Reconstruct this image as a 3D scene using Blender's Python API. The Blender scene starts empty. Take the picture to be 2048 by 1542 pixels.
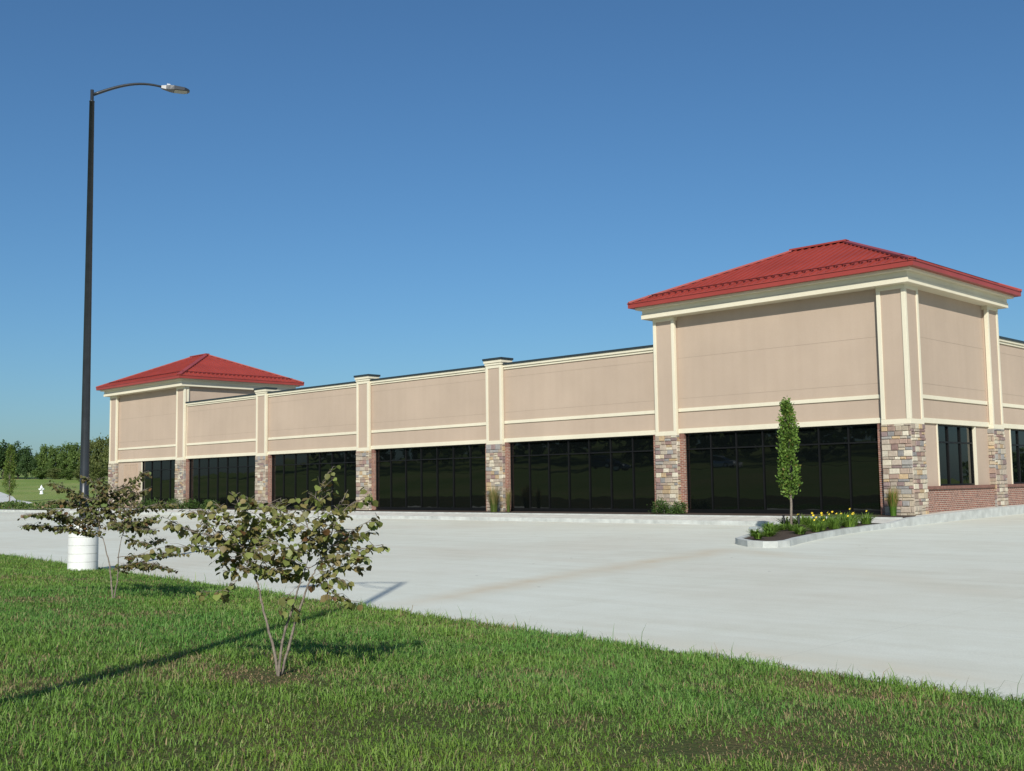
import bpy, bmesh, math, random
import numpy as np
from mathutils import Vector, Matrix, noise

sc = bpy.context.scene
col = sc.collection
RNG = random.Random(7)
R_ = math.radians

# ------------------------------------------------------------------ camera
CAM = Vector((16.2433, -35.0470, 1.2048))
YAW, PITCH, ROLL, FPX = 0.7776, 0.0887, -0.0143, 2218.33
_r = Vector((math.cos(YAW), math.sin(YAW), 0)); _f = Vector((-math.sin(YAW), math.cos(YAW), 0)); _u = Vector((0, 0, 1))
FW = _f*math.cos(PITCH) + _u*math.sin(PITCH); _u2 = _u*math.cos(PITCH) - _f*math.sin(PITCH)
RT = _r*math.cos(ROLL) + _u2*math.sin(ROLL); UP = _u2*math.cos(ROLL) - _r*math.sin(ROLL)
cam = bpy.data.cameras.new('camera'); co = bpy.data.objects.new('camera', cam); col.objects.link(co)
M = Matrix.Identity(4)
for i, v in enumerate((RT, UP, -FW)):
    for j in range(3): M[j][i] = v[j]
M.translation = CAM
co.matrix_world = M
cam.sensor_width = 36; cam.lens = FPX/2048*36; cam.clip_start = .1; cam.clip_end = 3000
sc.camera = co

# ------------------------------------------------------------------ sky, sun, exposure
SUN_EL, SUN_AZ = R_(32), math.atan2(.643, -.766)          # azimuth from +Y towards +X
w = bpy.data.worlds.new('World'); sc.world = w; w.use_nodes = True
nt = w.node_tree
sky = nt.nodes.new('ShaderNodeTexSky'); sky.sky_type = 'NISHITA'; sky.sun_disc = False
sky.sun_elevation = SUN_EL; sky.sun_rotation = SUN_AZ
sky.air_density = 1.1; sky.dust_density = 0.8; sky.ozone_density = 10.0
bg = nt.nodes['Background']; bg.inputs['Strength'].default_value = 0.09
tint = nt.nodes.new('ShaderNodeMix'); tint.data_type = 'RGBA'; tint.blend_type = 'MULTIPLY'; tint.inputs[0].default_value = 1
tint.inputs[7].default_value = (1.0, 1.09, 1.02, 1)               # the camera's slightly cyan white balance
nt.links.new(sky.outputs[0], tint.inputs[6]); nt.links.new(tint.outputs[2], bg.inputs[0])
sl = bpy.data.lights.new('sun', 'SUN'); sl.energy = 4.9; sl.angle = R_(.53); sl.color = (1, .975, .90)
so = bpy.data.objects.new('sun', sl); col.objects.link(so)
sdir = Vector((math.sin(SUN_AZ)*math.cos(SUN_EL), math.cos(SUN_AZ)*math.cos(SUN_EL), math.sin(SUN_EL)))
so.rotation_euler = sdir.to_track_quat('Z', 'Y').to_euler(); so.location = (0, -60, 60)
sc.view_settings.view_transform = 'Standard'; sc.view_settings.look = 'None'
sc.view_settings.exposure = 0.0; sc.view_settings.gamma = 1

# ------------------------------------------------------------------ materials
def nmat(name):
    m = bpy.data.materials.new(name); m.use_nodes = True
    n = m.node_tree.nodes; b = n['Principled BSDF']
    return m, n, m.node_tree.links, b
def noise_node(n, l, scale, detail=4, coord='Object', rough=.55):
    tc = n.new('ShaderNodeTexCoord'); t = n.new('ShaderNodeTexNoise')
    t.inputs['Scale'].default_value = scale; t.inputs['Detail'].default_value = detail; t.inputs['Roughness'].default_value = rough
    l.new(tc.outputs[coord], t.inputs['Vector']); return t
def ramp(n, l, src, stops):
    r = n.new('ShaderNodeValToRGB'); e = r.color_ramp.elements
    while len(e) < len(stops): e.new(.5)
    for k, (p, c) in enumerate(stops):
        e[k].position = p; e[k].color = (*c, 1)
    l.new(src, r.inputs[0]); return r
def mixrgb(n, l, fac, a, b, mode='MIX'):
    m = n.new('ShaderNodeMix'); m.data_type = 'RGBA'; m.blend_type = mode
    if isinstance(fac, (int, float)): m.inputs[0].default_value = fac
    else: l.new(fac, m.inputs[0])
    for k, v in ((6, a), (7, b)):
        if isinstance(v, tuple): m.inputs[k].default_value = (*v, 1)
        else: l.new(v, m.inputs[k])
    return m.outputs[2]
def bump(n, l, b, h, strength, dist=.01):
    bp = n.new('ShaderNodeBump'); bp.inputs['Strength'].default_value = strength; bp.inputs['Distance'].default_value = dist
    l.new(h, bp.inputs['Height']); l.new(bp.outputs[0], b.inputs['Normal'])
def simple(name, c, rough=.7, var=.12, scale=3., metal=0., bmp=0, bscale=60, spec=.4):
    m, n, l, b = nmat(name)
    t = noise_node(n, l, scale)
    lo = tuple(x*(1-var) for x in c); hi = tuple(min(1, x*(1+var)) for x in c)
    r = ramp(n, l, t.outputs[0], [(.3, lo), (.7, hi)])
    l.new(r.outputs[0], b.inputs['Base Color']); b.inputs['Roughness'].default_value = rough; b.inputs['Metallic'].default_value = metal
    b.inputs['Specular IOR Level'].default_value = spec
    if bmp:
        t2 = noise_node(n, l, bscale, 3); bump(n, l, b, t2.outputs[0], bmp, .01)
    return m
def attr_mat(name, rough=.6, transl=0., var=.1, scale=8, bmp=0, bscale=40, spec=.3):
    m, n, l, b = nmat(name)
    a = n.new('ShaderNodeAttribute'); a.attribute_name = 'Col'
    t = noise_node(n, l, scale)
    r = ramp(n, l, t.outputs[0], [(.25, (1-var,)*3), (.75, (1+var,)*3)])
    c = mixrgb(n, l, 1., a.outputs[0], r.outputs[0], 'MULTIPLY')
    l.new(c, b.inputs['Base Color']); b.inputs['Roughness'].default_value = rough
    b.inputs['Specular IOR Level'].default_value = spec
    if bmp:
        t2 = noise_node(n, l, bscale, 4); bump(n, l, b, t2.outputs[0], bmp, .01)
    if transl:
        tr = n.new('ShaderNodeBsdfTranslucent'); hs = n.new('ShaderNodeHueSaturation')
        hs.inputs['Value'].default_value = 1.25; hs.inputs['Saturation'].default_value = 1.1
        l.new(c, hs.inputs['Color']); l.new(hs.outputs[0], tr.inputs[0])
        mx = n.new('ShaderNodeMixShader'); mx.inputs[0].default_value = transl
        l.new(b.outputs[0], mx.inputs[1]); l.new(tr.outputs[0], mx.inputs[2])
        l.new(mx.outputs[0], n['Material Output'].inputs[0])
    return m

def stucco_mat(name, c):
    m, n, l, b = nmat(name)
    t1 = noise_node(n, l, .35, 5); t2 = noise_node(n, l, 90, 3)
    r1 = ramp(n, l, t1.outputs[0], [(.3, tuple(x*.93 for x in c)), (.7, tuple(x*1.05 for x in c))])
    r2 = ramp(n, l, t2.outputs[0], [(.3, (.9,)*3), (.7, (1.06,)*3)])
    # faint rain streaks, stretched down the wall
    tc = n.new('ShaderNodeTexCoord'); mp = n.new('ShaderNodeMapping'); mp.inputs['Scale'].default_value = (2.2, 2.2, .12)
    t3 = n.new('ShaderNodeTexNoise'); t3.inputs['Scale'].default_value = 1.5; t3.inputs['Detail'].default_value = 5
    l.new(tc.outputs['Object'], mp.inputs[0]); l.new(mp.outputs[0], t3.inputs['Vector'])
    r3 = ramp(n, l, t3.outputs[0], [(.35, (.98, .977, .972)), (.6, (1.005,)*3)])
    cc = mixrgb(n, l, 1., r1.outputs[0], r2.outputs[0], 'MULTIPLY'); cc = mixrgb(n, l, 1., cc, r3.outputs[0], 'MULTIPLY')
    l.new(cc, b.inputs['Base Color']); b.inputs['Roughness'].default_value = .92; b.inputs['Specular IOR Level'].default_value = .15
    bump(n, l, b, t2.outputs[0], .35, .006)
    return m
STUCCO = stucco_mat('tan_stucco', (.46, .356, .272))
CREAM = stucco_mat('cream_stucco', (.70, .64, .49))
JOINT = simple('stucco_joint', (.30, .235, .175), .9)
COPING = simple('dark_metal_coping', (.025, .035, .04), .45, .15)
BRONZE = simple('bronze_aluminium', (.006, .006, .006), .5, .2, spec=.25)
STONE = attr_mat('stone_veneer', .85, 0, .18, 14, .5, 30)
MORTAR = simple('mortar', (.36, .32, .26), .95, .15, 12)
DOORPAINT = simple('tan_door_paint', (.45, .33, .235), .6, .05)
def brick_mat():
    m, n, l, b = nmat('brown_brick')
    tc = n.new('ShaderNodeTexCoord'); br = n.new('ShaderNodeTexBrick')
    br.inputs['Scale'].default_value = 1; br.inputs['Brick Width'].default_value = .203; br.inputs['Row Height'].default_value = .0677
    br.inputs['Mortar Size'].default_value = .008; br.inputs['Mortar Smooth'].default_value = .1
    br.inputs['Color1'].default_value = (.27, .11, .07, 1); br.inputs['Color2'].default_value = (.19, .085, .06, 1); br.inputs['Mortar'].default_value = (.46, .38, .31, 1)
    br.inputs['Bias'].default_value = -.1
    l.new(tc.outputs['UV'], br.inputs['Vector'])
    t = noise_node(n, l, 9); r = ramp(n, l, t.outputs[0], [(.3, (.75,)*3), (.7, (1.25,)*3)])
    l.new(mixrgb(n, l, 1., br.outputs['Color'], r.outputs[0], 'MULTIPLY'), b.inputs['Base Color'])
    b.inputs['Roughness'].default_value = .9
    inv = n.new('ShaderNodeMath'); inv.operation = 'SUBTRACT'; inv.inputs[0].default_value = 1; l.new(br.outputs['Fac'], inv.inputs[1])
    bump(n, l, b, inv.outputs[0], .8, .012)
    return m
BRICK = brick_mat()
BRICKCAP = simple('brick_sill', (.20, .10, .075), .85, .25, 10)
def red_mat(name, c):
    m, n, l, b = nmat(name)
    t = noise_node(n, l, .8, 5)
    r = ramp(n, l, t.outputs[0], [(.3, tuple(x*.88 for x in c)), (.7, tuple(x*1.1 for x in c))])
    l.new(r.outputs[0], b.inputs['Base Color']); b.inputs['Roughness'].default_value = .42; b.inputs['Specular IOR Level'].default_value = .45
    return m
RED = red_mat('red_metal_roof', (.31, .05, .036))
REDCAP = red_mat('red_metal_cap', (.30, .047, .036))
REDDARK = simple('red_metal_underside', (.10, .014, .012), .6, .1)
def glass_mat():
    m, n, l, b = nmat('dark_glass')
    t = noise_node(n, l, .55, 2)
    b.inputs['Base Color'].default_value = (.003, .004, .004, 1); b.inputs['Roughness'].default_value = .015
    b.inputs['IOR'].default_value = 1.55
    bump(n, l, b, t.outputs[0], .18, .02)
    return m
GLASS = glass_mat()

def concrete_mat():
    m, n, l, b = nmat('lot_concrete')
    t1 = noise_node(n, l, .09, 6, rough=.6); t2 = noise_node(n, l, 1.1, 6, rough=.65); t3 = noise_node(n, l, 55, 2)
    c = ramp(n, l, t1.outputs[0], [(.32, (.59, .57, .48)), (.52, (.63, .635, .55)), (.72, (.65, .665, .585))]).outputs[0]
    c = mixrgb(n, l, 1., c, ramp(n, l, t2.outputs[0], [(.3, (.94, .93, .91)), (.55, (1, 1, 1)), (.75, (1.02,)*3)]).outputs[0], 'MULTIPLY')
    c = mixrgb(n, l, 1., c, ramp(n, l, t3.outputs[0], [(.3, (.93,)*3), (.7, (1.05,)*3)]).outputs[0], 'MULTIPLY')
    # broom and tyre streaks along the aisle
    tc = n.new('ShaderNodeTexCoord')
    mp = n.new('ShaderNodeMapping'); mp.inputs['Scale'].default_value = (.12, 2.4, 1); mp.inputs['Rotation'].default_value = (0, 0, R_(4))
    ts = n.new('ShaderNodeTexNoise'); ts.inputs['Scale'].default_value = 1.3; ts.inputs['Detail'].default_value = 6
    l.new(tc.outputs['Object'], mp.inputs[0]); l.new(mp.outputs[0], ts.inputs['Vector'])
    c = mixrgb(n, l, 1., c, ramp(n, l, ts.outputs[0], [(.3, (.955, .945, .93)), (.6, (1.01,)*3)]).outputs[0], 'MULTIPLY')
    # rust-tan wash lines left by run-off: distance to three lines
    sep = n.new('ShaderNodeSeparateXYZ'); l.new(tc.outputs['Object'], sep.inputs[0])
    def math_(op, a, bb, clamp=False):
        q = n.new('ShaderNodeMath'); q.operation = op; q.use_clamp = clamp
        for k, v in ((0, a), (1, bb)):
            if isinstance(v, (int, float)): q.inputs[k].default_value = v
            else: l.new(v, q.inputs[k])
        return q.outputs[0]
    tn = noise_node(n, l, .5, 5); wob = math_('MULTIPLY', math_('SUBTRACT', tn.outputs[0], .5), .9)
    def line(p, q, width, colr, strength, c):
        dx, dy = q[0]-p[0], q[1]-p[1]; L = math.hypot(dx, dy); dx /= L; dy /= L
        u = math_('ADD', math_('MULTIPLY', math_('SUBTRACT', sep.outputs[0], p[0]), dx), math_('MULTIPLY', math_('SUBTRACT', sep.outputs[1], p[1]), dy))
        v = math_('ADD', math_('MULTIPLY', math_('SUBTRACT', sep.outputs[0], p[0]), -dy), math_('MULTIPLY', math_('SUBTRACT', sep.outputs[1], p[1]), dx))
        dv = math_('ABSOLUTE', math_('ADD', v, wob), 0)
        a = math_('SUBTRACT', 1., math_('DIVIDE', dv, width), True)
        e1 = math_('MULTIPLY', math_('ADD', u, 1.), .5, True); e2 = math_('MULTIPLY', math_('SUBTRACT', L+1., u), .5, True)
        f = math_('MULTIPLY', math_('MULTIPLY', a, e1), e2)
        f = math_('MULTIPLY', math_('MULTIPLY', f, ramp(n, l, t2.outputs[0], [(.35, (.3,)*3), (.65, (1,)*3)]).outputs[0]), strength)
        return mixrgb(n, l, f, c, colr)
    c = line((3.4, -24.3), (1.5, -13.0), .75, (.52, .42, .28), .75, c)
    c = line((1.5, -13.0), (4.2, -14.2), .7, (.52, .42, .28), .55, c)
    c = line((8.5, -25.3), (12.6, -25.2), .5, (.56, .49, .36), .7, c)
    c = line((6.0, -16.0), (10.0, -19.0), .8, (.55, .48, .36), .4, c)
    c = line((-30, -12.), (2.5, -17.5), .5, (.55, .5, .4), .35, c)
    # sawn control joints every 4.6 m
    def joint(axis, off, c):
        s = math_('FRACT', math_('DIVIDE', math_('ADD', sep.outputs[axis], off), 4.6), 0)
        d = math_('ABSOLUTE', math_('SUBTRACT', s, .5), 0)
        f = math_('MULTIPLY', math_('LESS_THAN', d, .0022), .16)
        return mixrgb(n, l, f, c, (.33, .31, .27))
    c = joint(0, 1.2, c); c = joint(1, 2.0, c)
    vo = n.new('ShaderNodeTexVoronoi'); vo.inputs['Scale'].default_value = .9; l.new(tc.outputs['Object'], vo.inputs['Vector'])
    c = mixrgb(n, l, math_('MULTIPLY', math_('LESS_THAN', vo.outputs['Distance'], .028), .6), c, (.13, .11, .09))
    l.new(c, b.inputs['Base Color']); b.inputs['Roughness'].default_value = .85; b.inputs['Specular IOR Level'].default_value = .25
    bump(n, l, b, t3.outputs[0], .15, .004)
    return m
LOTC = concrete_mat()
CURB = simple('curb_concrete', (.46, .47, .44), .9, .2, 2.5, bmp=.3, bscale=50)
WALK = simple('walk_concrete', (.55, .53, .47), .9, .14, 2, bmp=.2, bscale=60)
WHITEC = simple('white_painted_concrete', (.72, .72, .68), .8, .08, 3)
MULCH = simple('brown_mulch', (.055, .036, .024), 1, .6, 25, bmp=1, bscale=45)
def soil_mat(name, stops, scale=.8):
    m, n, l, b = nmat(name)
    t = noise_node(n, l, scale, 7, rough=.7)
    l.new(ramp(n, l, t.outputs[0], stops).outputs[0], b.inputs['Base Color']); b.inputs['Roughness'].default_value = 1
    b.inputs['Specular IOR Level'].default_value = .1
    t2 = noise_node(n, l, 30, 4); bump(n, l, b, t2.outputs[0], .8, .03)
    return m
SOIL = soil_mat('lawn_soil', [(.3, (.05, .075, .02)), (.52, (.085, .085, .032)), (.72, (.15, .105, .05))])
MEADOW = soil_mat('meadow_grass', [(.28, (.13, .21, .045)), (.5, (.20, .26, .07)), (.72, (.30, .29, .12))], .06)
BLADE = attr_mat('grass_blade', .55, .3, .05, 3)
LEAF = attr_mat('leaf', .5, .28, .1, 20)
NEEDLE = attr_mat('tree_leaf', .6, .22, .08, 6)
BARK = simple('grey_bark', (.20, .165, .13), .9, .35, 30, bmp=.6, bscale=50)
DBARK = simple('dark_bark', (.09, .07, .055), .95, .3, 8, bmp=.6, bscale=20)
POLE = simple('dark_pole_paint', (.026, .03, .036), .38, .2, 4, spec=.5)
LENS = simple('lamp_lens', (.30, .30, .26), .3, .1)
SILVER = simple('silver_metal', (.6, .6, .6), .35, .1, metal=.7)
WHITEP = simple('white_hydrant_paint', (.8, .8, .8), .45, .03)
PETAL = simple('yellow_petal', (.78, .62, .06), .6, .15, 20)
GREYBOX = simple('pale_grey_plastic', (.33, .36, .35), .7, .15)
BLACKP = simple('black_stake', (.015, .015, .015), .6)
SPATH = simple('driveway_concrete', (.58, .57, .53), .9, .1, .5)

# ------------------------------------------------------------------ helpers
def tag(o, label=None, cat=None, group=None, kind=None):
    if label: o['label'] = label
    if cat: o['category'] = cat
    if group: o['group'] = group
    if kind: o['kind'] = kind
    return o
def empty(name, loc):
    o = bpy.data.objects.new(name, None); o.location = loc; o.empty_display_size = .2; col.objects.link(o); return o
class MB:
    def __init__(s, origin=(0, 0, 0)):
        s.v = []; s.f = []; s.uv = []; s.c = []; s.mi = []; s.o = Vector(origin); s.sm = []
    def poly(s, pts, uv=None, c=None, mi=0, sm=False):
        i = len(s.v); s.v += [tuple(Vector(p)-s.o) for p in pts]; s.f.append(tuple(range(i, i+len(pts))))
        s.uv.append(uv or [(p[0], p[1]) for p in pts]); s.c.append(c or (1, 1, 1)); s.mi.append(mi); s.sm.append(sm)
    def box(s, x0, x1, y0, y1, z0, z1, c=None, mi=0, skip=''):
        P = lambda x, y, z: (x, y, z)
        if 'f' not in skip: s.poly([P(x0, y0, z0), P(x1, y0, z0), P(x1, y0, z1), P(x0, y0, z1)], [(x0, z0), (x1, z0), (x1, z1), (x0, z1)], c, mi)
        if 'b' not in skip: s.poly([P(x1, y1, z0), P(x0, y1, z0), P(x0, y1, z1), P(x1, y1, z1)], [(x1, z0), (x0, z0), (x0, z1), (x1, z1)], c, mi)
        if 'r' not in skip: s.poly([P(x1, y0, z0), P(x1, y1, z0), P(x1, y1, z1), P(x1, y0, z1)], [(y0, z0), (y1, z0), (y1, z1), (y0, z1)], c, mi)
        if 'l' not in skip: s.poly([P(x0, y1, z0), P(x0, y0, z0), P(x0, y0, z1), P(x0, y1, z1)], [(y1, z0), (y0, z0), (y0, z1), (y1, z1)], c, mi)
        if 't' not in skip: s.poly([P(x0, y0, z1), P(x1, y0, z1), P(x1, y1, z1), P(x0, y1, z1)], None, c, mi)
        if 'd' not in skip: s.poly([P(x0, y1, z0), P(x1, y1, z0), P(x1, y0, z0), P(x0, y0, z0)], None, c, mi)
    def obox(s, ctr, ax, ay, az, hx, hy, hz, c=None, mi=0):
        ctr, ax, ay, az = Vector(ctr), Vector(ax), Vector(ay), Vector(az)
        P = {(i, j, k): ctr+ax*hx*i+ay*hy*j+az*hz*k for i in (-1, 1) for j in (-1, 1) for k in (-1, 1)}
        for q in (((-1, -1, -1), (1, -1, -1), (1, -1, 1), (-1, -1, 1)), ((1, 1, -1), (-1, 1, -1), (-1, 1, 1), (1, 1, 1)), ((1, -1, -1), (1, 1, -1), (1, 1, 1), (1, -1, 1)),
                  ((-1, 1, -1), (-1, -1, -1), (-1, -1, 1), (-1, 1, 1)), ((-1, -1, 1), (1, -1, 1), (1, 1, 1), (-1, 1, 1)), ((-1, 1, -1), (1, 1, -1), (1, -1, -1), (-1, -1, -1))):
            s.poly([P[k] for k in q], None, c, mi)
    def tube(s, pts, rad, n=8, c=None, mi=0, cap=True):
        pts = [Vector(p) for p in pts]; rings = []
        if not isinstance(rad, (list, tuple)): rad = [rad]*len(pts)
        ref = None
        for i, p in enumerate(pts):
            d = (pts[min(i+1, len(pts)-1)]-pts[max(i-1, 0)])
            if d.length < 1e-9: d = Vector((0, 0, 1))
            d.normalize()
            if ref is None: ref = d.orthogonal().normalized()
            ref = (ref-d*ref.dot(d)).normalized(); b = d.cross(ref)
            rings.append([p+(ref*math.cos(2*math.pi*k/n)+b*math.sin(2*math.pi*k/n))*rad[i] for k in range(n)])
        i0 = len(s.v)
        for rg in rings: s.v += [tuple(q-s.o) for q in rg]
        for i in range(len(rings)-1):
            for k in range(n):
                a = i0+i*n+k; b2 = i0+i*n+(k+1) % n
                s.f.append((a, b2, b2+n, a+n)); s.uv.append([(0, 0)]*4); s.c.append(c or (1, 1, 1)); s.mi.append(mi); s.sm.append(True)
        if cap:
            for base, rev in ((i0, True), (i0+(len(rings)-1)*n, False)):
                idx = [base+k for k in range(n)]
                s.f.append(tuple(reversed(idx) if rev else idx)); s.uv.append([(0, 0)]*n); s.c.append(c or (1, 1, 1)); s.mi.append(mi); s.sm.append(False)
    def lathe(s, prof, ctr, n=24, c=None, mi=0):
        s.tube([(ctr[0], ctr[1], ctr[2]+z) for r, z in prof], [r for r, z in prof], n, c, mi)
    def build(s, name, mats, parent=None, bevel=0):
        me = bpy.data.meshes.new(name); me.from_pydata(s.v, [], s.f)
        if not isinstance(mats, (list, tuple)): mats = [mats]
        for m in mats: me.materials.append(m)
        nl = len(me.loops)
        uvl = me.uv_layers.new(name='UVMap'); uvl.data.foreach_set('uv', np.array([x for u in s.uv for p in u for x in p], np.float32))
        ca = me.color_attributes.new('Col', 'FLOAT_COLOR', 'CORNER')
        ca.data.foreach_set('color', np.array([x for f, c in zip(s.f, s.c) for _ in f for x in (*c, 1)], np.float32))
        me.polygons.foreach_set('material_index', np.array(s.mi, np.int32))
        me.polygons.foreach_set('use_smooth', np.array(s.sm, bool))
        me.update()
        o = bpy.data.objects.new(name, me); col.objects.link(o)
        if parent: o.parent = parent
        else: o.location = s.o
        if bevel:
            bm = bmesh.new(); bm.from_mesh(me); bmesh.ops.remove_doubles(bm, verts=bm.verts, dist=1e-5); bm.to_mesh(me); bm.free()
            md = o.modifiers.new('bevel', 'BEVEL'); md.width = bevel; md.segments = 2; md.limit_method = 'ANGLE'
        return o
def fastmesh(name, verts, faces, cols, mat, parent=None, loc=None):
    """verts (N,3), faces (M,k) all the same size k, cols (M,3) per face"""
    me = bpy.data.meshes.new(name); k = faces.shape[1]; m = len(faces)
    me.vertices.add(len(verts)); me.vertices.foreach_set('co', verts.astype(np.float32).ravel())
    me.loops.add(m*k); me.loops.foreach_set('vertex_index', faces.astype(np.int32).ravel())
    me.polygons.add(m); me.polygons.foreach_set('loop_start', np.arange(0, m*k, k, dtype=np.int32))
    try: me.polygons.foreach_set('loop_total', np.full(m, k, np.int32))
    except Exception: pass
    ca = me.color_attributes.new('Col', 'FLOAT_COLOR', 'CORNER')
    c4 = np.ones((m, 4), np.float32); c4[:, :3] = cols
    ca.data.foreach_set('color', np.repeat(c4, k, axis=0).ravel())
    me.materials.append(mat); me.update(calc_edges=True)
    o = bpy.data.objects.new(name, me); col.objects.link(o)
    if parent: o.parent = parent
    if loc is not None: o.location = loc
    return o

# ------------------------------------------------------------------ the ground
def lotz(y): return -.28+(y+4.2)*.012
EA = Vector((-14.49, -23.39)); EB = Vector((12.78, -26.10)); ED = (EB-EA).normalized(); EN = Vector((ED.y, -ED.x))
def vdist(x, y): return (x-EA.x)*EN.x+(y-EA.y)*EN.y
def lawnz(x, y):
    v = vdist(x, y); u = (x-EA.x)*ED.x+(y-EA.y)*ED.y
    ye = EA.y+ED.y*u
    z = lotz(ye)+.02
    if v > 0: z += .07*min(v, 8.5)
    if v > 14:
        q = min(v, 45); z += .085*(q-14)*min(1, (q-14)/20)+.085*max(0, v-54)
    if v < 0: z -= .5*min(1, -v)
    return z
def struct(o): o['kind'] = 'structure'; return o

mb = MB()
lotp = [(-230, -3.17), (-230, -22), (-60, -18.9), (EA.x, EA.y), (EB.x, EB.y), (EB.x+60, EB.y-5.96), (70, 40), (.8, 40), (.75, 7.5), (.75, -2.4), (.62, -3.17)]
def lot_h(x, y):
    z = lotz(y)
    return z
def right_lot_z(x, y): return lotz(y)
mb.poly([(x, y, lotz(y)-(0.0)) for x, y in reversed([(-230, -3.17), (-230, -22.4), (-60, -19.4), (EA.x, EA.y-.4), (EB.x, EB.y-.4), (EB.x+60, EB.y-6.4), (80, 45), (.2, 45), (.2, -3.17)][::-1])])
lot = struct(mb.build('parking_lot', LOTC))
if lot.data.polygons[0].normal.z < 0: lot.data.flip_normals()

# far base sheet to the horizon
mb = MB(); mb.poly([(-2500, -2500, -3.2), (2500, -2500, -3.2), (2500, 2500, -3.2), (-2500, 2500, -3.2)]); struct(mb.build('ground', MEADOW))

def grid_obj(name, xs, ys, fz, mat):
    V = [(x, y, fz(x, y)) for y in ys for x in xs]; nx = len(xs)
    F = [(j*nx+i, j*nx+i+1, (j+1)*nx+i+1, (j+1)*nx+i) for j in range(len(ys)-1) for i in range(nx-1)]
    me = bpy.data.meshes.new(name); me.from_pydata(V, [], F); me.materials.append(mat)
    for p in me.polygons: p.use_smooth = True
    o = bpy.data.objects.new(name, me); col.objects.link(o); return struct(o)
# lawn: rows parallel to the lot edge
us = [-150, -110, -80, -60]+[-40+1.0*i for i in range(0, 101)]+[75, 100, 150]
vs = [-.5, -.06, 0]+[.35*i for i in range(1, 26)]+[10, 11, 12, 14, 17, 20, 25, 30, 35, 40, 45, 54, 65, 80, 100, 130]
V = []; 
for v in vs:
    for u in us:
        p = EA+ED*u+EN*v; z = lawnz(p.x, p.y)+.03*noise.noise((p.x*.6, p.y*.6, 0))*min(1, max(0, v))
        V.append((p.x, p.y, z))
nx = len(us); F = [(j*nx+i, (j+1)*nx+i, (j+1)*nx+i+1, j*nx+i+1) for j in range(len(vs)-1) for i in range(nx-1)]
me = bpy.data.meshes.new('lawn'); me.from_pydata(V, [], F); me.materials.append(SOIL); me.materials.append(MEADOW)
for p in me.polygons:
    p.use_smooth = True
    if vdist(p.center.x, p.center.y) > 10.5: p.material_index = 1
lawn = struct(bpy.data.objects.new('lawn', me)); col.objects.link(lawn)
if me.polygons[0].normal.z < 0: me.flip_normals()

# road on the rise behind the viewpoint (seen only as a mirror image in the glass)
mb = MB()
for u0 in range(-150, 120, 10):
    q = [EA+ED*uu+EN*vv for uu, vv in ((u0, 53.2), (u0+10, 53.2), (u0+10, 46), (u0, 46))]
    mb.poly([(p.x, p.y, lawnz(p.x, p.y)+.05) for p in q])
struct(mb.build('road', simple('road_asphalt', (.22, .22, .21), .9, .12, .6)))
# meadow beyond the lot
FH = Vector((FW.x, FW.y)).normalized()
def meadow_z(x, y):
    s = (x-CAM.x)*FH.x+(y-CAM.y)*FH.y
    pts = [(0, -.06), (84, -.06), (92, .22), (100, .35), (112, .6), (230, 3.9), (300, 5.8), (700, 15), (3000, 30)]
    z = pts[0][1] if s < 0 else np.interp(s, [a for a, b in pts], [b for a, b in pts])
    z += .35*noise.noise((x*.03, y*.03, 1))*min(1, max(0, (s-110)/60))
    if x > -59: z = -.06-.4*min(1, (x+59)/2)-.8*(x > -57)
    return z
xs = [-1500, -1000, -700, -500, -400, -340]+[-300+5*i for i in range(0, 49)]+[-59, -57, 0]
ys = [-3.05, -2, -1, 0, 1.5, 3, 4.5, 6, 8, 10]+[12+5*i for i in range(0, 50)]+[280, 340, 420, 600, 900, 1400]
grid_obj('meadow', xs, ys, meadow_z, MEADOW)

# far driveway sheet (pale concrete) crossing the verge at the left
mb = MB()
dr = [(-66.5, .3), (-76.2, .9), (-100, .5), (-150, 8), (-150, 24), (-107.9, 11.9), (-80.3, 3.5), (-70, 1.2)]
mid = [((-66.5, .3), (-66.6, .9)), ((-76.2, .4), (-75.5, 2.2)), ((-88, 1.2), (-86, 5.0)), ((-100, 3.), (-97, 9.)), ((-130, 8), (-126, 18)), ((-160, 14), (-155, 28))]
for (a, b), (c, d) in zip(mid, mid[1:]):
    n_ = 6
    for k in range(n_):
        t0, t1 = k/n_, (k+1)/n_
        A0 = Vector(a).lerp(Vector(c), t0); A1 = Vector(a).lerp(Vector(c), t1); B0 = Vector(b).lerp(Vector(d), t0); B1 = Vector(b).lerp(Vector(d), t1)
        mb.poly([(p.x, p.y, meadow_z(p.x, p.y)+.09) for p in (A1, A0, B0, B1)])
struct(mb.build('driveway', SPATH))

# sidewalk, front kerb, planting bed
mb = MB()
WX0, WX1 = -230, -2.6
xs_ = [WX0, -59, -30, WX1]
mb.poly([(WX0, -3.15, -.13), (.55, -3.15, -.13), (.55, -1.9, -.03), (WX0, -1.9, -.03)])
struct(mb.build('sidewalk', WALK))
mb = MB()
for a, b in zip([-230, -90, -60, -45, -30, -20, -12, -6], [-90, -60, -45, -30, -20, -12, -6, -2.75]):
    mb.box(a, b-.012, -3.2, -3.02, -.6, -.126, skip='')
for a, b in zip([-58+6*i for i in range(10)], [-52+6*i for i in range(10)]):
    mb.box(a, min(b, .5)-.01, -1.96, -1.82, -.3, .005)
struct(mb.build('kerb', CURB))
mb = MB(); mb.poly([(-58.5, -1.83, -.012), (.5, -1.83, -.012), (.5, .12, .01), (-58.5, .12, .01)]); struct(mb.build('planting_bed', MULCH))
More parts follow.
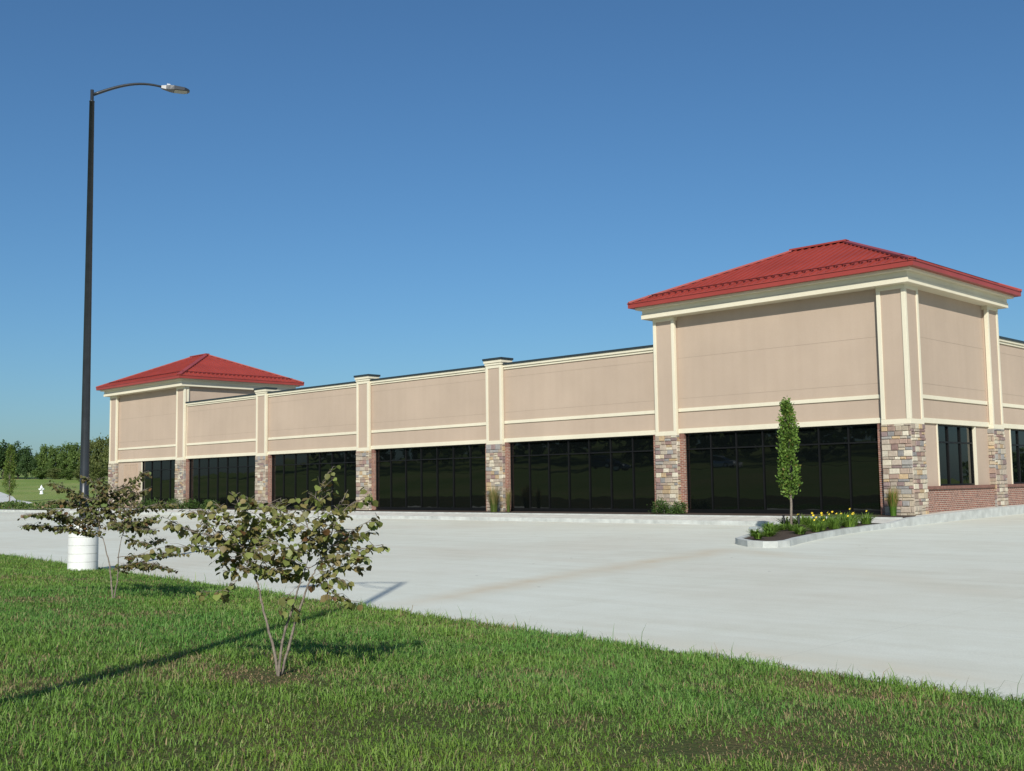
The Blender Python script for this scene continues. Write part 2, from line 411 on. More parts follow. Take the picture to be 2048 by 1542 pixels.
# right-hand kerb and strip, rising along the side wall
mb = MB()
rk = [(-3.1, -.12), (-1.75, .0), (.4, .04), (2.2, .08), (5.2, .13), (8, .16), (14, .2), (24, .26), (45, .5)]
for (y0, z0), (y1, z1) in zip(rk, rk[1:]):
    y1 -= .012
    x0, x1 = .58, .76
    mb.poly([(x1, y0, -.6), (x1, y1, -.6), (x1, y1, z1), (x1, y0, z0)]); mb.poly([(x0, y0, z0), (x1, y0, z0), (x1, y1, z1), (x0, y1, z1)])
    mb.poly([(x0, y1, -.6), (x0, y0, -.6), (x0, y0, z0), (x0, y1, z1)]); mb.poly([(x0, y0, -.6), (x1, y0, -.6), (x1, y0, z0), (x0, y0, z0)]); mb.poly([(x1, y1, -.6), (x0, y1, -.6), (x0, y1, z1), (x1, y1, z1)])
struct(mb.build('side_kerb', CURB))
mb = MB()
for (y0, z0), (y1, z1) in zip(rk, rk[1:]):
    mb.poly([(-.25, y0, z0-.03), (.6, y0, z0-.015), (.6, y1, z1-.015), (-.25, y1, z1-.03)])
struct(mb.build('side_walk_strip', WALK))
# asphalt-free road behind the camera is not in view; the planted island in the lot
ISL = [(.74, -3.1), (1.0, -6.2), (1.47, -8.7), (1.95, -10.6), (2.25, -11.5), (2.2, -11.95), (1.9, -12.12), (1.4, -12.0), (.8, -11.5), (.5, -11.15), (.4, -10.85), (-.35, -9.0), (-1.6, -6.0), (-2.75, -3.1)]
def inset(poly, d):
    out = []; n = len(poly)
    for i in range(n):
        a, b, c = Vector(poly[i-1]), Vector(poly[i]), Vector(poly[(i+1) % n])
        n1 = Vector((-(b-a).y, (b-a).x)).normalized(); n2 = Vector((-(c-b).y, (c-b).x)).normalized()
        m_ = (n1+n2).normalized(); k = d/max(.4, m_.dot(n1)); out.append(tuple(b+m_*k))
    return out
area = sum(ISL[i-1][0]*ISL[i][1]-ISL[i][0]*ISL[i-1][1] for i in range(len(ISL)))
I2 = inset(ISL, .16*(1 if area > 0 else -1))
mb = MB()
for i in range(len(ISL)-1):
    a, b, c, d = ISL[i], ISL[i+1], I2[i+1], I2[i]
    za, zb = lotz(a[1])+.15, lotz(b[1])+.15
    mb.poly([(a[0], a[1], za-.4), (b[0], b[1], zb-.4), (b[0], b[1], zb), (a[0], a[1], za)][::-1])
    mb.poly([(a[0], a[1], za), (b[0], b[1], zb), (c[0], c[1], zb), (d[0], d[1], za)][::-1])
    mb.poly([(d[0], d[1], za), (c[0], c[1], zb), (c[0], c[1], zb-.3), (d[0], d[1], za-.3)][::-1])
struct(mb.build('island_kerb', CURB))
mb = MB()
cx, cy = -.1, -7.0
for i in range(len(I2)-1):
    a, b = I2[i], I2[i+1]
    mb.poly([(cx, cy, lotz(cy)+.22), (b[0], b[1], lotz(b[1])+.12), (a[0], a[1], lotz(a[1])+.12)])
a, b = I2[-1], I2[0]
mb.poly([(cx, cy, lotz(cy)+.22), (b[0], b[1]+.1, lotz(b[1])+.12), (a[0], a[1]+.1, lotz(a[1])+.12)])
ib = struct(mb.build('island_bed', MULCH))

# ------------------------------------------------------------------ the building
root = empty('shopping_building', (-.5, 0, 0)); RO = (-.5, 0, 0)
tag(root, 'long tan stucco shopping building with two red hipped towers and dark storefront glass', 'building')
PW = 1.015
PX = [-57.385, -48.185, -38.98, -29.555, -19.953, -10.38, -.965]        # left edges of front pillars
WY = .22                                                               # face of the recessed front wall
CT = 7.64                                                              # underside of the tower cornice
# stucco walls
mb = MB(RO)
def front_panel(x0, x1, z0, z1): mb.box(x0, x1, WY, .5, z0, z1)
for i in range(6):
    x0 = PX[i]+PW-.2; x1 = PX[i+1]+.2
    front_panel(x0, x1, 3.16, CT+.1 if i in (0, 5) else 6.45)
mb.box(PX[0]+PW-.1, -53.09, WY+.02, .5, -.1, 3.1)
SX = -.17
mb.box(-.5, SX, .6, 7.6, 3.16, CT+.1)
mb.box(-.5, SX, 7.5, 30, 3.16, 6.4)
for y0, y1 in ((.6, 2.42), (5.71, 8.98), (12.2, 30)): mb.box(-.5, SX, y0, y1, .84, 3.1)
mb.box(-10.2, -9.9, .5, 7.6, 5, CT+.1); mb.box(-9.9, -.5, 7.4, 7.7, 5, CT+.1)
mb.box(-57.22, -56.9, .6, 30, 0, 6.4); mb.box(-57.0, -.5, 29.7, 30, 0, 6.4)
mb.box(-57.22, -56.9, .6, 7.6, 6.4, CT+.1); mb.box(-47.6, -47.27, .3, 7.6, 5, CT+.1); mb.box(-56.9, -47.6, 7.4, 7.7, 5, CT+.1)
mb.build('stucco_wall', STUCCO, root)
# thin reveal joints
mb = MB(RO)
for i in range(6):
    x0 = PX[i]+PW+.01; x1 = PX[i+1]-.01
    for z in (4.42, 6.0): mb.box(x0, x1, WY-.003, WY+.02, z, z+.009)
for z in (4.42, 6.0):
    mb.box(SX-.02, SX+.003, PW+.06, 6.87, z, z+.009)
    mb.box(SX-.02, SX+.003, 7.91, 30, z-.02, z-.011)
mb.build('reveal_joint', JOINT, root)
# horizontal cream bands
def trim(name, mat, *boxes, bevel=.008):
    m = MB(RO)
    for b in boxes: m.box(*b)
    return m.build(name, mat, root, bevel)
for i in range(6):
    x0 = PX[i]+PW-.02; x1 = PX[i+1]+.02
    trim('mid_band', CREAM, (x0, x1, WY-.045, WY+.05, 3.905, 4.04)); trim('lintel_band', CREAM, (x0, x1, WY-.07, .5, 3.07, 3.25))
trim('mid_band', CREAM, (SX-.05, SX+.045, 1.0, 6.9, 3.9, 4.035)); trim('mid_band', CREAM, (SX-.05, SX+.045, 7.88, 30, 3.9, 4.035))
trim('lintel_band', CREAM, (-.5, SX+.07, 1.0, 6.9, 3.07, 3.245)); trim('lintel_band', CREAM, (-.5, SX+.07, 7.88, 30, 3.07, 3.245))
# parapet cornice and coping
for i in range(1, 5):
    x0 = PX[i]+PW-.02; x1 = PX[i+1]+.02
    trim('parapet_cornice', CREAM, (x0, x1, WY-.05, .6, 6.36, 6.455), (x0, x1, WY-.10, .62, 6.453, 6.565), bevel=.006)
    trim('parapet_coping', COPING, (x0+.01, x1-.01, WY-.14, .66, 6.563, 6.645), bevel=0)
trim('parapet_cornice', CREAM, (-.55, SX+.05, 7.88, 30.05, 6.34, 6.43), (-.57, SX+.10, 7.88, 30.1, 6.428, 6.52), bevel=.006)
trim('parapet_coping', COPING, (-.6, SX+.14, 7.89, 30.1, 6.518, 6.6), bevel=0); trim('parapet_coping', COPING, (-57.3, -.62, 29.6, 30.1, 6.4, 6.5), bevel=0)
mb = MB(RO); mb.box(-56.9, -.5, .5, 29.7, 5.7, 5.85); mb.build('flat_roof', simple('roof_membrane', (.3, .3, .29), .9), root)

STONE_COLS = [(.46, .38, .27), (.42, .35, .26), (.52, .46, .35), (.34, .26, .20), (.27, .175, .15), (.25, .18, .165), (.30, .28, .25), (.26, .245, .23), (.44, .32, .19), (.40, .33, .26), (.33, .23, .18), (.56, .50, .39), (.35, .29, .23), (.42, .36, .28), (.38, .31, .24)]
def stone_face(mb, face, a0, a1, z0, z1, rng):
    """irregular ashlar on one face: 'f' plane y=b facing -Y, 'r' plane x=b facing +X"""
    kind, b = face
    z = z0
    cells = []
    while z < z1-.01:
        h = rng.choice([.095, .12, .14, .165, .19, .21])
        if z+h > z1-.06: h = z1-z
        a = a0
        while a < a1-.01:
            wd = rng.uniform(.17, .44) if h < .14 else rng.uniform(.2, .38)
            if a+wd > a1-.09: wd = a1-a
            if h > .17 and wd < .3 and rng.random() < .35:
                hh = h*rng.uniform(.4, .6); cells += [(a, a+wd, z, z+hh), (a, a+wd, z+hh, z+h)]
            else: cells.append((a, a+wd, z, z+h))
            a += wd
        z += h
    for (c0, c1, d0, d1) in cells:
        g = .007
        c0 += g; c1 -= g; d0 += g; d1 -= g
        if c1-c0 < .02 or d1-d0 < .02: continue
        out = rng.uniform(.012, .042); bv = min(.016, (d1-d0)*.25, (c1-c0)*.25)
        cc = rng.choice(STONE_COLS); k = rng.uniform(.86, 1.14); cc = tuple(min(.8, x*k) for x in cc)
        j = lambda: rng.uniform(-.007, .007)
        inner = [(c0+bv+j(), d0+bv+j()), (c1-bv+j(), d0+bv+j()), (c1-bv+j(), d1-bv+j()), (c0+bv+j(), d1-bv+j())]
        outer = [(c0+j()*.5, d0+j()*.5), (c1+j()*.5, d0+j()*.5), (c1+j()*.5, d1+j()*.5), (c0+j()*.5, d1+j()*.5)]
        t = [rng.uniform(-.006, .006) for _ in range(4)]
        def P(q, o):
            return (q[0], b-o, q[1]) if kind == 'f' else (b+o, q[0], q[1])
        top = [P(q, out+tt) for q, tt in zip(inner, t)]; md = [P(q, out*.55) for q in outer]; bot = [P(q, -.02) for q in outer]
        mb.poly(top, c=cc)
        for i in range(4):
            i2 = (i+1) % 4
            mb.poly([md[i], md[i2], top[i2], top[i]], c=cc); mb.poly([bot[i], bot[i2], md[i2], md[i]], c=cc)

def pillar(x0, y0, x1, y1, ztop, cap, faces, seed, brick):
    rng = random.Random(seed)
    zs = 3.0
    m = MB(RO); m.box(x0+.035, x1-.035, y0+.035, y1-.035, 3.1, ztop); p = m.build('pillar', STUCCO, root)
    # cream frame: corner posts and base band
    m = MB(RO); w_ = .14
    zt = ztop-(.0 if cap else .14)
    for (xa, ya) in ((x0, y0), (x1-w_, y0), (x0, y1-w_), (x1-w_, y1-w_)): m.box(xa, xa+w_, ya, ya+w_, 3.172, zt-.002)
    m.box(x0-.006, x1+.006, y0-.006, y1+.006, 3.0, 3.17)
    if not cap: m.box(x0-.004, x1+.004, y0-.004, y1+.004, ztop-.14, ztop+.02)
    m.build('cream_frame', CREAM, p, .008)
    # stone base: mortar core plus single stones
    m = MB(RO); m.box(x0+.012, x1-.012, y0+.012, y1-.012, -.25, zs-.004, c=(.36, .32, .26))
    if 'f' in faces: stone_face(m, ('f', y0), x0-.02, x1+.02, -.06, zs, rng)
    if 'r' in faces: stone_face(m, ('r', x1), y0-.02, min(y1, y0+faces.get('rw', 1.03))+.0, -.06, zs, rng)
    m.build('stone_base', STONE, p)
    if cap:
        m = MB(RO)
        zc = ztop
        m.box(x0+.004, x1-.004, y0+.004, y1-.004, zc-.14, zc+.001)
        m.box(x0-.03, x1+.03, y0-.03, y1+.03, zc, zc+.10); m.box(x0-.065, x1+.065, y0-.065, y1+.065, zc+.10, zc+.225)
        m.build('cap_moulding', CREAM, p, .006)
        m = MB(RO); m.box(x0-.10, x1+.10, y0-.10, y1+.10, zc+.226, zc+.318); m.build('metal_cap', COPING, p)
    if brick:
        for s, (a, b) in (('l', (x0-.235, x0+.01)), ('r', (x1-.01, x1+.235))):
            if s not in brick: continue
            m = MB(RO); m.box(a, b, WY-.055, .46, -.1, 2.86)
            n_ = 3
            for q in range(n_):      # soldier course at the head of the jamb
                t0 = a+(b-a)*q/n_; t1 = a+(b-a)*(q+1)/n_
                m.box(t0+.005, t1-.005, WY-.055, .46, 2.865, 3.07, mi=1)
            m.build('brick_jamb', [BRICK, BRICKCAP], p)
    return p
for i, x in enumerate(PX):
    tower = i in (0, 1, 5, 6)
    br = {0: '', 6: 'l'}.get(i, 'lr')
    if i == 1: br = 'r'
    fc = {'f': 1, 'r': 1, 'rw': (1.015 if i == 6 else .17)}
    pillar(x, 0, x+PW, (PW if i != 1 else .34) if tower else .6, CT if tower else 6.59, not tower, fc, 10+i, br)
    if i == 6: pass
pillar(-.965, 6.88, .05, 7.895, CT, False, {'f': 1, 'r': 1, 'rw': 1.02}, 31, '')

# storefront bays
def storefront(x0, x1, n, seed, trans=2.45):
    rng = random.Random(seed)
    yg = .33
    g = MB(RO); f = MB(RO)
    xs = [x0+(x1-x0)*k/n for k in range(n+1)]
    rows = [(.08, .62), (.62, trans), (trans, 3.07)] if False else [(.05, trans), (trans, 3.08)]
    for k in range(n):
        for z0, z1 in rows:
            ty = rng.uniform(-.004, .004); tz = rng.uniform(-.003, .003)
            g.poly([(xs[k], yg-ty-tz, z0), (xs[k+1], yg+ty-tz, z0), (xs[k+1], yg+ty+tz, z1), (xs[k], yg-ty+tz, z1)])
    o = g.build('storefront_window', GLASS, root)
    for k in range(n+1): f.box(xs[k]-.026, xs[k]+.026, yg-.05, yg+.04, .052, 3.068)
    for k in range(n):
        a, b = xs[k]+.027, xs[k+1]-.027
        f.box(a, b, yg-.05, yg+.04, trans-.026, trans+.026); f.box(a, b, yg-.05, yg+.04, .052, .15); f.box(a, b, yg-.05, yg+.04, 3.02, 3.068)
    f.box(x0, x1, yg-.07, yg+.1, -.05, .05)
    f.build('frame', BRONZE, o)
    return o
for i in range(1, 6):
    a, b = PX[i]+PW+.235, PX[i+1]-.235
    n = 7
    storefront(a, b, n, 50+i)
storefront(-53.06, PX[1]-.0, 4, 49)
m = MB(RO); m.box(-53.09, -53.06, .2, .45, -.05, 3.07); m.build('window_jamb', CREAM, root)
# tan service door in the left bay
m = MB(RO); m.box(-55.5, -53.75, WY-.004, WY+.03, .02, 2.84); d = m.build('service_door', DOORPAINT, root)
m = MB(RO)
m.box(-55.58, -55.5, WY-.012, WY+.03, .02, 2.92); m.box(-53.75, -53.67, WY-.012, WY+.03, .02, 2.92); m.box(-55.5, -53.75, WY-.012, WY+.03, 2.845, 2.92)
m.box(-54.632, -54.618, WY-.006, WY+.03, .02, 2.84, mi=1)
m.build('door_frame', [DOORPAINT, JOINT], d)
m = MB(RO); m.tube([(-54.52, WY-.06, 1.0), (-54.52, WY-.06, 1.15)], .015); m.box(-54.535, -54.505, WY-.06, WY, 1.01, 1.03); m.build('handle', BRONZE, d)

# side wall: brick wainscot, sill and windows
m = MB(RO); m.box(-.5, -.03, 1.0, 6.9, -.2, .83); m.box(-.5, -.03, 7.88, 30, -.2, .83); m.build('brick_wainscot', BRICK, root)
m = MB(RO)
y = 1.03
while y < 30:
    if not (6.82 < y < 7.9): m.box(-.4, .03, y, y+.085, .832, .935)
    y += .095
m.build('brick_sill', BRICKCAP, root)
for y0, y1 in ((2.52, 5.61), (9.08, 12.1)):
    g = MB(RO); xg = -.29
    for k in range(3):
        a, b = y0+(y1-y0)*k/3, y0+(y1-y0)*(k+1)/3
        for z0, z1 in ((.96, 2.45), (2.45, 3.07)):
            t = RNG.uniform(-.003, .003); g.poly([(xg-t, a, z0), (xg+t, b, z0), (xg+t, b, z1), (xg-t, a, z1)])
    o = g.build('window', GLASS, root)
    f = MB(RO)
    for k in range(4): a = y0+(y1-y0)*k/3; f.box(xg-.03, xg+.05, a-.03, a+.03, .94, 3.068)
    for k in range(3):
        a, b = y0+(y1-y0)*k/3+.031, y0+(y1-y0)*(k+1)/3-.031
        for z in (.97, 2.45, 3.04): f.box(xg-.03, xg+.05, a, b, z-.028, z+.028)
    f.build('frame', BRONZE, o)
    for ya, yb_ in ((y0-.10, y0-.031), (y1+.031, y1+.10)): f = MB(RO); f.box(-.36, SX+.03, ya, yb_, .936, 3.068); f.build('jamb_trim', CREAM, o)

# tower roofs and cornices
def tower_top(xl, xr, yf, yb, seed):
    m = MB(RO)
    m.box(xl, xr, yf, yb, CT, CT+.18)                              # bright lower band
    m.box(xl+.03, xr-.03, yf+.03, yb-.03, CT+.178, CT+.37)         # frieze
    m.box(xl-.16, xr+.16, yf-.16, yb+.16, CT+.368, CT+.46)         # moulding under the eave
    m.build('tower_cornice', CREAM, root, .006)
    o = .345; x0, x1, y0, y1 = xl-o, xr+o, yf-o, yb+o
    zb, ze = CT+.458, CT+.64
    hd = (y1-y0)/2; rise = 2.02; zr = ze+rise; run = 4.8*(hd/4.7)
    A, B, C_, D = Vector((x0, y0, ze)), Vector((x1, y0, ze)), Vector((x1, y1, ze)), Vector((x0, y1, ze))
    yc = (y0+y1)/2; E_, F_ = Vector((x0+run, yc, zr)), Vector((x1-run, yc, zr))
    m = MB(RO)
    m.poly([A, B, F_, E_]); m.poly([B, C_, F_]); m.poly([C_, D, E_, F_]); m.poly([D, A, E_])
    m.poly([(x0, y1, zb), (x1, y1, zb), (x1, y0, zb), (x0, y0, zb)])
    # standing seams
    def seams(P, Q, inward, pitchrun, lim):
        L = (Q-P).length; t = (Q-P)/L; n = int(L/.305); nrm = t.cross(inward).normalized()
        if nrm.z < 0: nrm = -nrm
        for k in range(1, n):
            s = L*k/n; ln = lim(s, L)
            if ln < .15: continue
            a = P+t*s; b = a+inward*ln
            mid = (a+b)/2+nrm*.022
            m.obox(mid, t, (b-a).normalized(), nrm, .017, (b-a).length/2, .03)
    def sl_dir(n2, runx): v = Vector((n2[0]*runx, n2[1]*runx, rise)); return v.normalized(), v.length
    fdir, flen = sl_dir((0, 1), hd); bdir, _ = sl_dir((0, -1), hd); rdir, rlen = sl_dir((-1, 0), run); ldir, _ = sl_dir((1, 0), run)
    seams(A, B, fdir, hd, lambda s, L: flen*min(1, s/run, (L-s)/run)); seams(C_, D, bdir, hd, lambda s, L: flen*min(1, s/run, (L-s)/run))
    seams(B, C_, rdir, run, lambda s, L: rlen*min(1, s/(L/2), (L-s)/(L/2))); seams(D, A, ldir, run, lambda s, L: rlen*min(1, s/(L/2), (L-s)/(L/2)))
    rf = m.build('tower_roof', RED, root)
    # fascia / gutter
    m = MB(RO)
    for (a, b, c, d) in ((x0-.02, x1+.02, y0-.02, y0+.03), (x0-.02, x1+.02, y1-.03, y1+.02), (x0-.02, x0+.03, y0+.031, y1-.031), (x1-.03, x1+.02, y0+.031, y1-.031)):
        m.box(a, b, c, d, zb-.01, ze-.03); 
    for (a, b, c, d) in ((x0-.045, x1+.045, y0-.045, y0+.02), (x0-.045, x1+.045, y1-.02, y1+.045), (x0-.045, x0+.02, y0+.021, y1-.021), (x1-.02, x1+.045, y0+.021, y1-.021)):
        m.box(a, b, c, d, ze-.029, ze+.012)
    m.build('roof_fascia', REDCAP, rf)
    # ridge and hip caps
    m = MB(RO)
    def cap(P, Q, w_=.13, lift=.05):
        d = (Q-P).normalized(); side = d.cross(Vector((0, 0, 1))).normalized(); nn = side.cross(d).normalized()
        m.obox((P+Q)/2+nn*lift, side, d, nn, w_, (Q-P).length/2, .012)
        m.obox((P+Q)/2+nn*(lift-.028)+side*w_, side, d, nn, .008, (Q-P).length/2, .03); m.obox((P+Q)/2+nn*(lift-.028)-side*w_, side, d, nn, .008, (Q-P).length/2, .03)
    cap(E_-Vector((.1, 0, 0)), F_+Vector((.1, 0, 0)), .14, .07)
    for P, Q in ((A, E_), (B, F_), (C_, F_), (D, E_)): cap(P+(Q-P)*.0, Q-(Q-P)*.015)
    m.build('ridge_cap', REDCAP, rf)
    # snow guards: a rail with clips standing on the seams
    m = MB(RO)
    def guard(P, Q, inward, L_lim, dist=.62):
        L = (Q-P).length; t = (Q-P)/L; nrm = t.cross(inward).normalized()
        if nrm.z < 0: nrm = -nrm
        a = P+inward*dist; s0 = L_lim*dist; n = int((L-2*s0)/.305)
        m.obox(a+t*(L/2)+nrm*.075, t, inward, nrm, (L-2*s0)/2, .012, .014)
        for k in range(n+1):
            s = s0+(L-2*s0)*k/n
            m.obox(a+t*s+nrm*.04, t, inward, nrm, .022, .03, .04)
            if k < n: m.obox(a+t*(s+.15)-inward*.09+nrm*.03, t, inward, nrm, .03, .03, .028)
    guard(A, B, fdir, run/flen); guard(B, C_, rdir, hd/rlen)
    m.build('snow_guard', REDDARK, rf)
tower_top(-10.70, .32, -.32, 8.25, 1)
tower_top(-57.70, -46.98, -.32, 8.25, 2)

# ------------------------------------------------------------------ street lamps
def lamp(px, py, H, adir, label, brace=False):
    zb = lotz(py)
    if vdist(px, py) > .3: zb = lawnz(px, py)
    r = empty('street_lamp', (px, py, zb)); tag(r, label, 'street lamp', 'parking lot lamps')
    O = (px, py, zb)
    m = MB(O); prof = []
    z = -.5
    prof.append((.30, -.5))
    for k in range(6):
        z = .02+.17*k
        prof += [(.302, z), (.302, z+.158), (.291, z+.160), (.291, z+.168)]
    prof += [(.302, 1.04), (.285, 1.06), (.0, 1.065)]
    m.lathe(prof, O, 48); m.sm = [False]*len(m.sm); m.build('concrete_base', WHITEC, r)
    m = MB(O); m.lathe([(.15, 1.06), (.15, 1.09), (.095, 1.10), (.092, 2.), (.052, H-.27), (.056, H-.27), (.056, H-.25), (.036, H-.24), (.036, H), (.0, H+.01)], O, 20); m.build('pole', POLE, r)
    a = Vector((adir[0], adir[1], 0)).normalized()
    T = Vector((px, py, zb+H))
    pts = []
    for k in range(15):
        t = k/14; pts.append(T+a*(.03+1.45*t)+Vector((0, 0, -.10+.36*math.sin(min(1, t*1.0)*math.pi*.64)*1.0-.0*t)))
    m = MB(O); m.tube(pts, [.035-.012*k/14 for k in range(15)], 10)
    if brace: m.tube([T+Vector((0, 0, -.75)), T+a*.5+Vector((0, 0, -.35)), pts[9]], .02, 8)
    m.build('arm', POLE, r)
    # LED head: flat tapering body, lens underneath
    e = pts[-1]; side = a.cross(Vector((0, 0, 1))); dn = Vector((0, 0, -.09))
    ax = (a+Vector((0, 0, -.05))).normalized(); nn = side.cross(ax).normalized()
    if nn.z < 0: nn = -nn
    def P(s, wd, h): return e+ax*s+side*wd+nn*h
    secs = [(-.05, .035, -.03, .03), (.05, .06, -.045, .045), (.14, .10, -.05, .05), (.22, .135, -.045, .045), (.44, .135, -.035, .035), (.52, .10, -.025, .02), (.555, .04, -.015, .01)]
    m = MB(O)
    rg = [[P(s, -w_, lo), P(s, w_, lo), P(s, w_*.9, hi), P(s, -w_*.9, hi)] for s, w_, lo, hi in secs]
    for q, q2 in zip(rg, rg[1:]):
        for k in range(4): m.poly([q[k], q[(k+1) % 4], q2[(k+1) % 4], q2[k]])
    m.poly(rg[0]); m.poly(rg[-1][::-1])
    hd = m.build('lamp_head', POLE, r)
    m = MB(O); m.poly([P(.23, -.11, -.052), P(.23, .11, -.052), P(.43, .11, -.042), P(.43, -.11, -.042)]); m.poly([P(.43, -.11, -.042), P(.43, .11, -.042), P(.50, .08, -.034), P(.50, -.08, -.034)]); m.build('lens', LENS, hd)
    m = MB(O); m.obox(P(.10, 0, .065), ax, side, nn, .035, .035, .025); m.build('photocell', SILVER, hd)
    return r
lamp(-6.6, -24.7, 10.32, (.42, .91), 'tall dark street lamp with curved arm on white concrete base at the lawn edge')
lamp(12.05, -35.55, 10.3, (-.37, -.93), 'dark street lamp left of the viewpoint whose long shadow crosses the lawn', True)

# ------------------------------------------------------------------ vegetation generators
def leaf_arrays(pos, nrm, tip, size, wid):
    """leaf = six-vertex pointed heart made of two folded quads; arrays (N,3)"""
    N = len(pos); t = tip/np.linalg.norm(tip, axis=1, keepdims=True)
    s = np.cross(t, nrm); s /= np.linalg.norm(s, axis=1, keepdims=True)+1e-9; n = np.cross(s, t)
    L = size[:, None]; W = (size*wid)[:, None]
    p0 = pos; p3 = pos+t*L
    a1 = pos+t*L*.12-s*W*.42+n*W*.10; a2 = pos+t*L*.55-s*W*.5+n*W*.12
    b1 = pos+t*L*.12+s*W*.42+n*W*.10; b2 = pos+t*L*.55+s*W*.5+n*W*.12
    V = np.stack([p0, a1, a2, p3, b2, b1], 1).reshape(-1, 3)
    i = np.arange(N)[:, None]*6
    F = np.concatenate([i+np.array([[0, 3, 2, 1]]), i+np.array([[0, 5, 4, 3]])], 1).reshape(-1, 4)
    return V, F
def leaves_obj(name, pos, nrm, tip, size, wid, cols, mat, parent):
    V, F = leaf_arrays(pos, nrm, tip, size, wid)
    return fastmesh(name, V, F, np.repeat(cols, 2, axis=0), mat, parent)

# ------------------------------------------------------------------ redbud saplings (built in metres, right / back / up of their base)
HR = Vector((RT.x, RT.y, 0)).normalized(); HB = Vector((FW.x, FW.y, 0)).normalized()
def sapling(label, base, s, b0, limbs, thick, seed, leafsize, twig_step, colA, colB, extra_up=0.):
    """limbs: (start leafing fraction, radius, depth drift, [(right, up) ...] in photo-derived units times s metres)"""
    rng = random.Random(seed); nr = np.random.RandomState(seed)
    root = empty('young_tree', base); tag(root, label, 'tree', 'young multi stemmed trees on the lawn')
    tb = MB((0, 0, 0)); P_, N_, T_, S_ = [], [], [], []
    def loc(r, u, d): return HR*r+HB*d+Vector((0, 0, u))
    for (f0, rad, d0, d1, pts) in limbs:
        pl = []
        n = len(pts)
        for i, (x, y) in enumerate(pts):
            t = i/(n-1); pl.append(loc((x-b0[0])*s, (b0[1]-y)*s, d0+(d1-d0)*t))
        # smooth resample
        dense = []
        for i in range(n-1):
            p0 = pl[max(0, i-1)]; p1 = pl[i]; p2 = pl[i+1]; p3 = pl[min(n-1, i+2)]
            for k in range(5):
                t = k/5; dense.append(.5*((2*p1)+(p2-p0)*t+(2*p0-5*p1+4*p2-p3)*t*t+(3*p1-p0-3*p2+p3)*t**3)+Vector((rng.uniform(-1, 1), rng.uniform(-1, 1), rng.uniform(-1, 1)))*.004)
        dense.append(pl[-1])
        m = len(dense); rr = [rad*thick*(1-.8*(i/(m-1))) for i in range(m)]
        tb.tube(dense, rr, 7)
        # twigs and leaves
        cum = [0]
        for a, b in zip(dense, dense[1:]): cum.append(cum[-1]+(b-a).length)
        Ltot = cum[-1]; q = f0*Ltot
        side = 1
        while q < Ltot:
            i = max(k for k in range(m) if cum[k] <= q); a = dense[i]; b = dense[min(i+1, m-1)]
            p = a.lerp(b, (q-cum[i])/max(1e-6, (cum[min(i+1, m-1)]-cum[i])) if i < m-1 else 0); d = (b-a).normalized() if i < m-1 else (dense[-1]-dense[-2]).normalized()
            if rng.random() < .72:
                ang = rng.uniform(0, 2*math.pi)
                dv = (d*.5+HR*math.cos(ang)*.9+HB*math.sin(ang)*.9+Vector((0, 0, rng.uniform(-.4, .32)+extra_up))).normalized()
                ln = rng.uniform(.06, .26)*(1-.45*q/Ltot)*(leafsize/.06)
                tp = [p, p+dv*ln*.5+Vector((0, 0, .01)), p+dv*ln+Vector((0, 0, rng.uniform(-.03, .02)))]
                tb.tube(tp, [.003, .0022, .0012], 4, cap=False)
                nl = max(2, int(ln/.036))
                for k in range(nl):
                    t = (k+.6)/nl; pp = p+dv*ln*t+Vector((0, 0, -.005))
                    leafdir(rng, pp, dv, P_, N_, T_, S_, leafsize)
            else:
                leafdir(rng, p, d, P_, N_, T_, S_, leafsize)
            q += twig_step*rng.uniform(.6, 1.4)
    tb.build('trunk', BARK, root)
    N = len(P_); P_, N_, T_, S_ = map(np.array, (P_, N_, T_, S_))
    k = nr.rand(N, 1)**1.2; cols = np.array(colA)*(1-k)+np.array(colB)*k
    cols *= nr.uniform(.7, 1.25, (N, 1))
    br = nr.rand(N) < .035; cols[br] = np.array((.16, .085, .035))*nr.uniform(.7, 1.2, (br.sum(), 1))
    leaves_obj('foliage', P_, N_, T_, S_, .95, cols, LEAF, root)
    return root
def leafdir(rng, p, dv, P_, N_, T_, S_, size):
    a = rng.uniform(0, 2*math.pi)
    out = Vector((math.cos(a), math.sin(a), 0))
    pet = p+out*.012+dv*.006+Vector((0, 0, -.006))
    tip = (out*rng.uniform(.2, .9)+dv*.35+Vector((0, 0, -rng.uniform(.25, 1.1)))).normalized()
    nrm = Vector((rng.gauss(0, .55), rng.gauss(0, .55), 1)).normalized()+out*.35
    P_.append(tuple(pet)); N_.append(tuple(nrm)); T_.append(tuple(tip)); S_.append(size*rng.uniform(.62, 1.18))
DEP1 = 8.35; S1 = DEP1/FPX
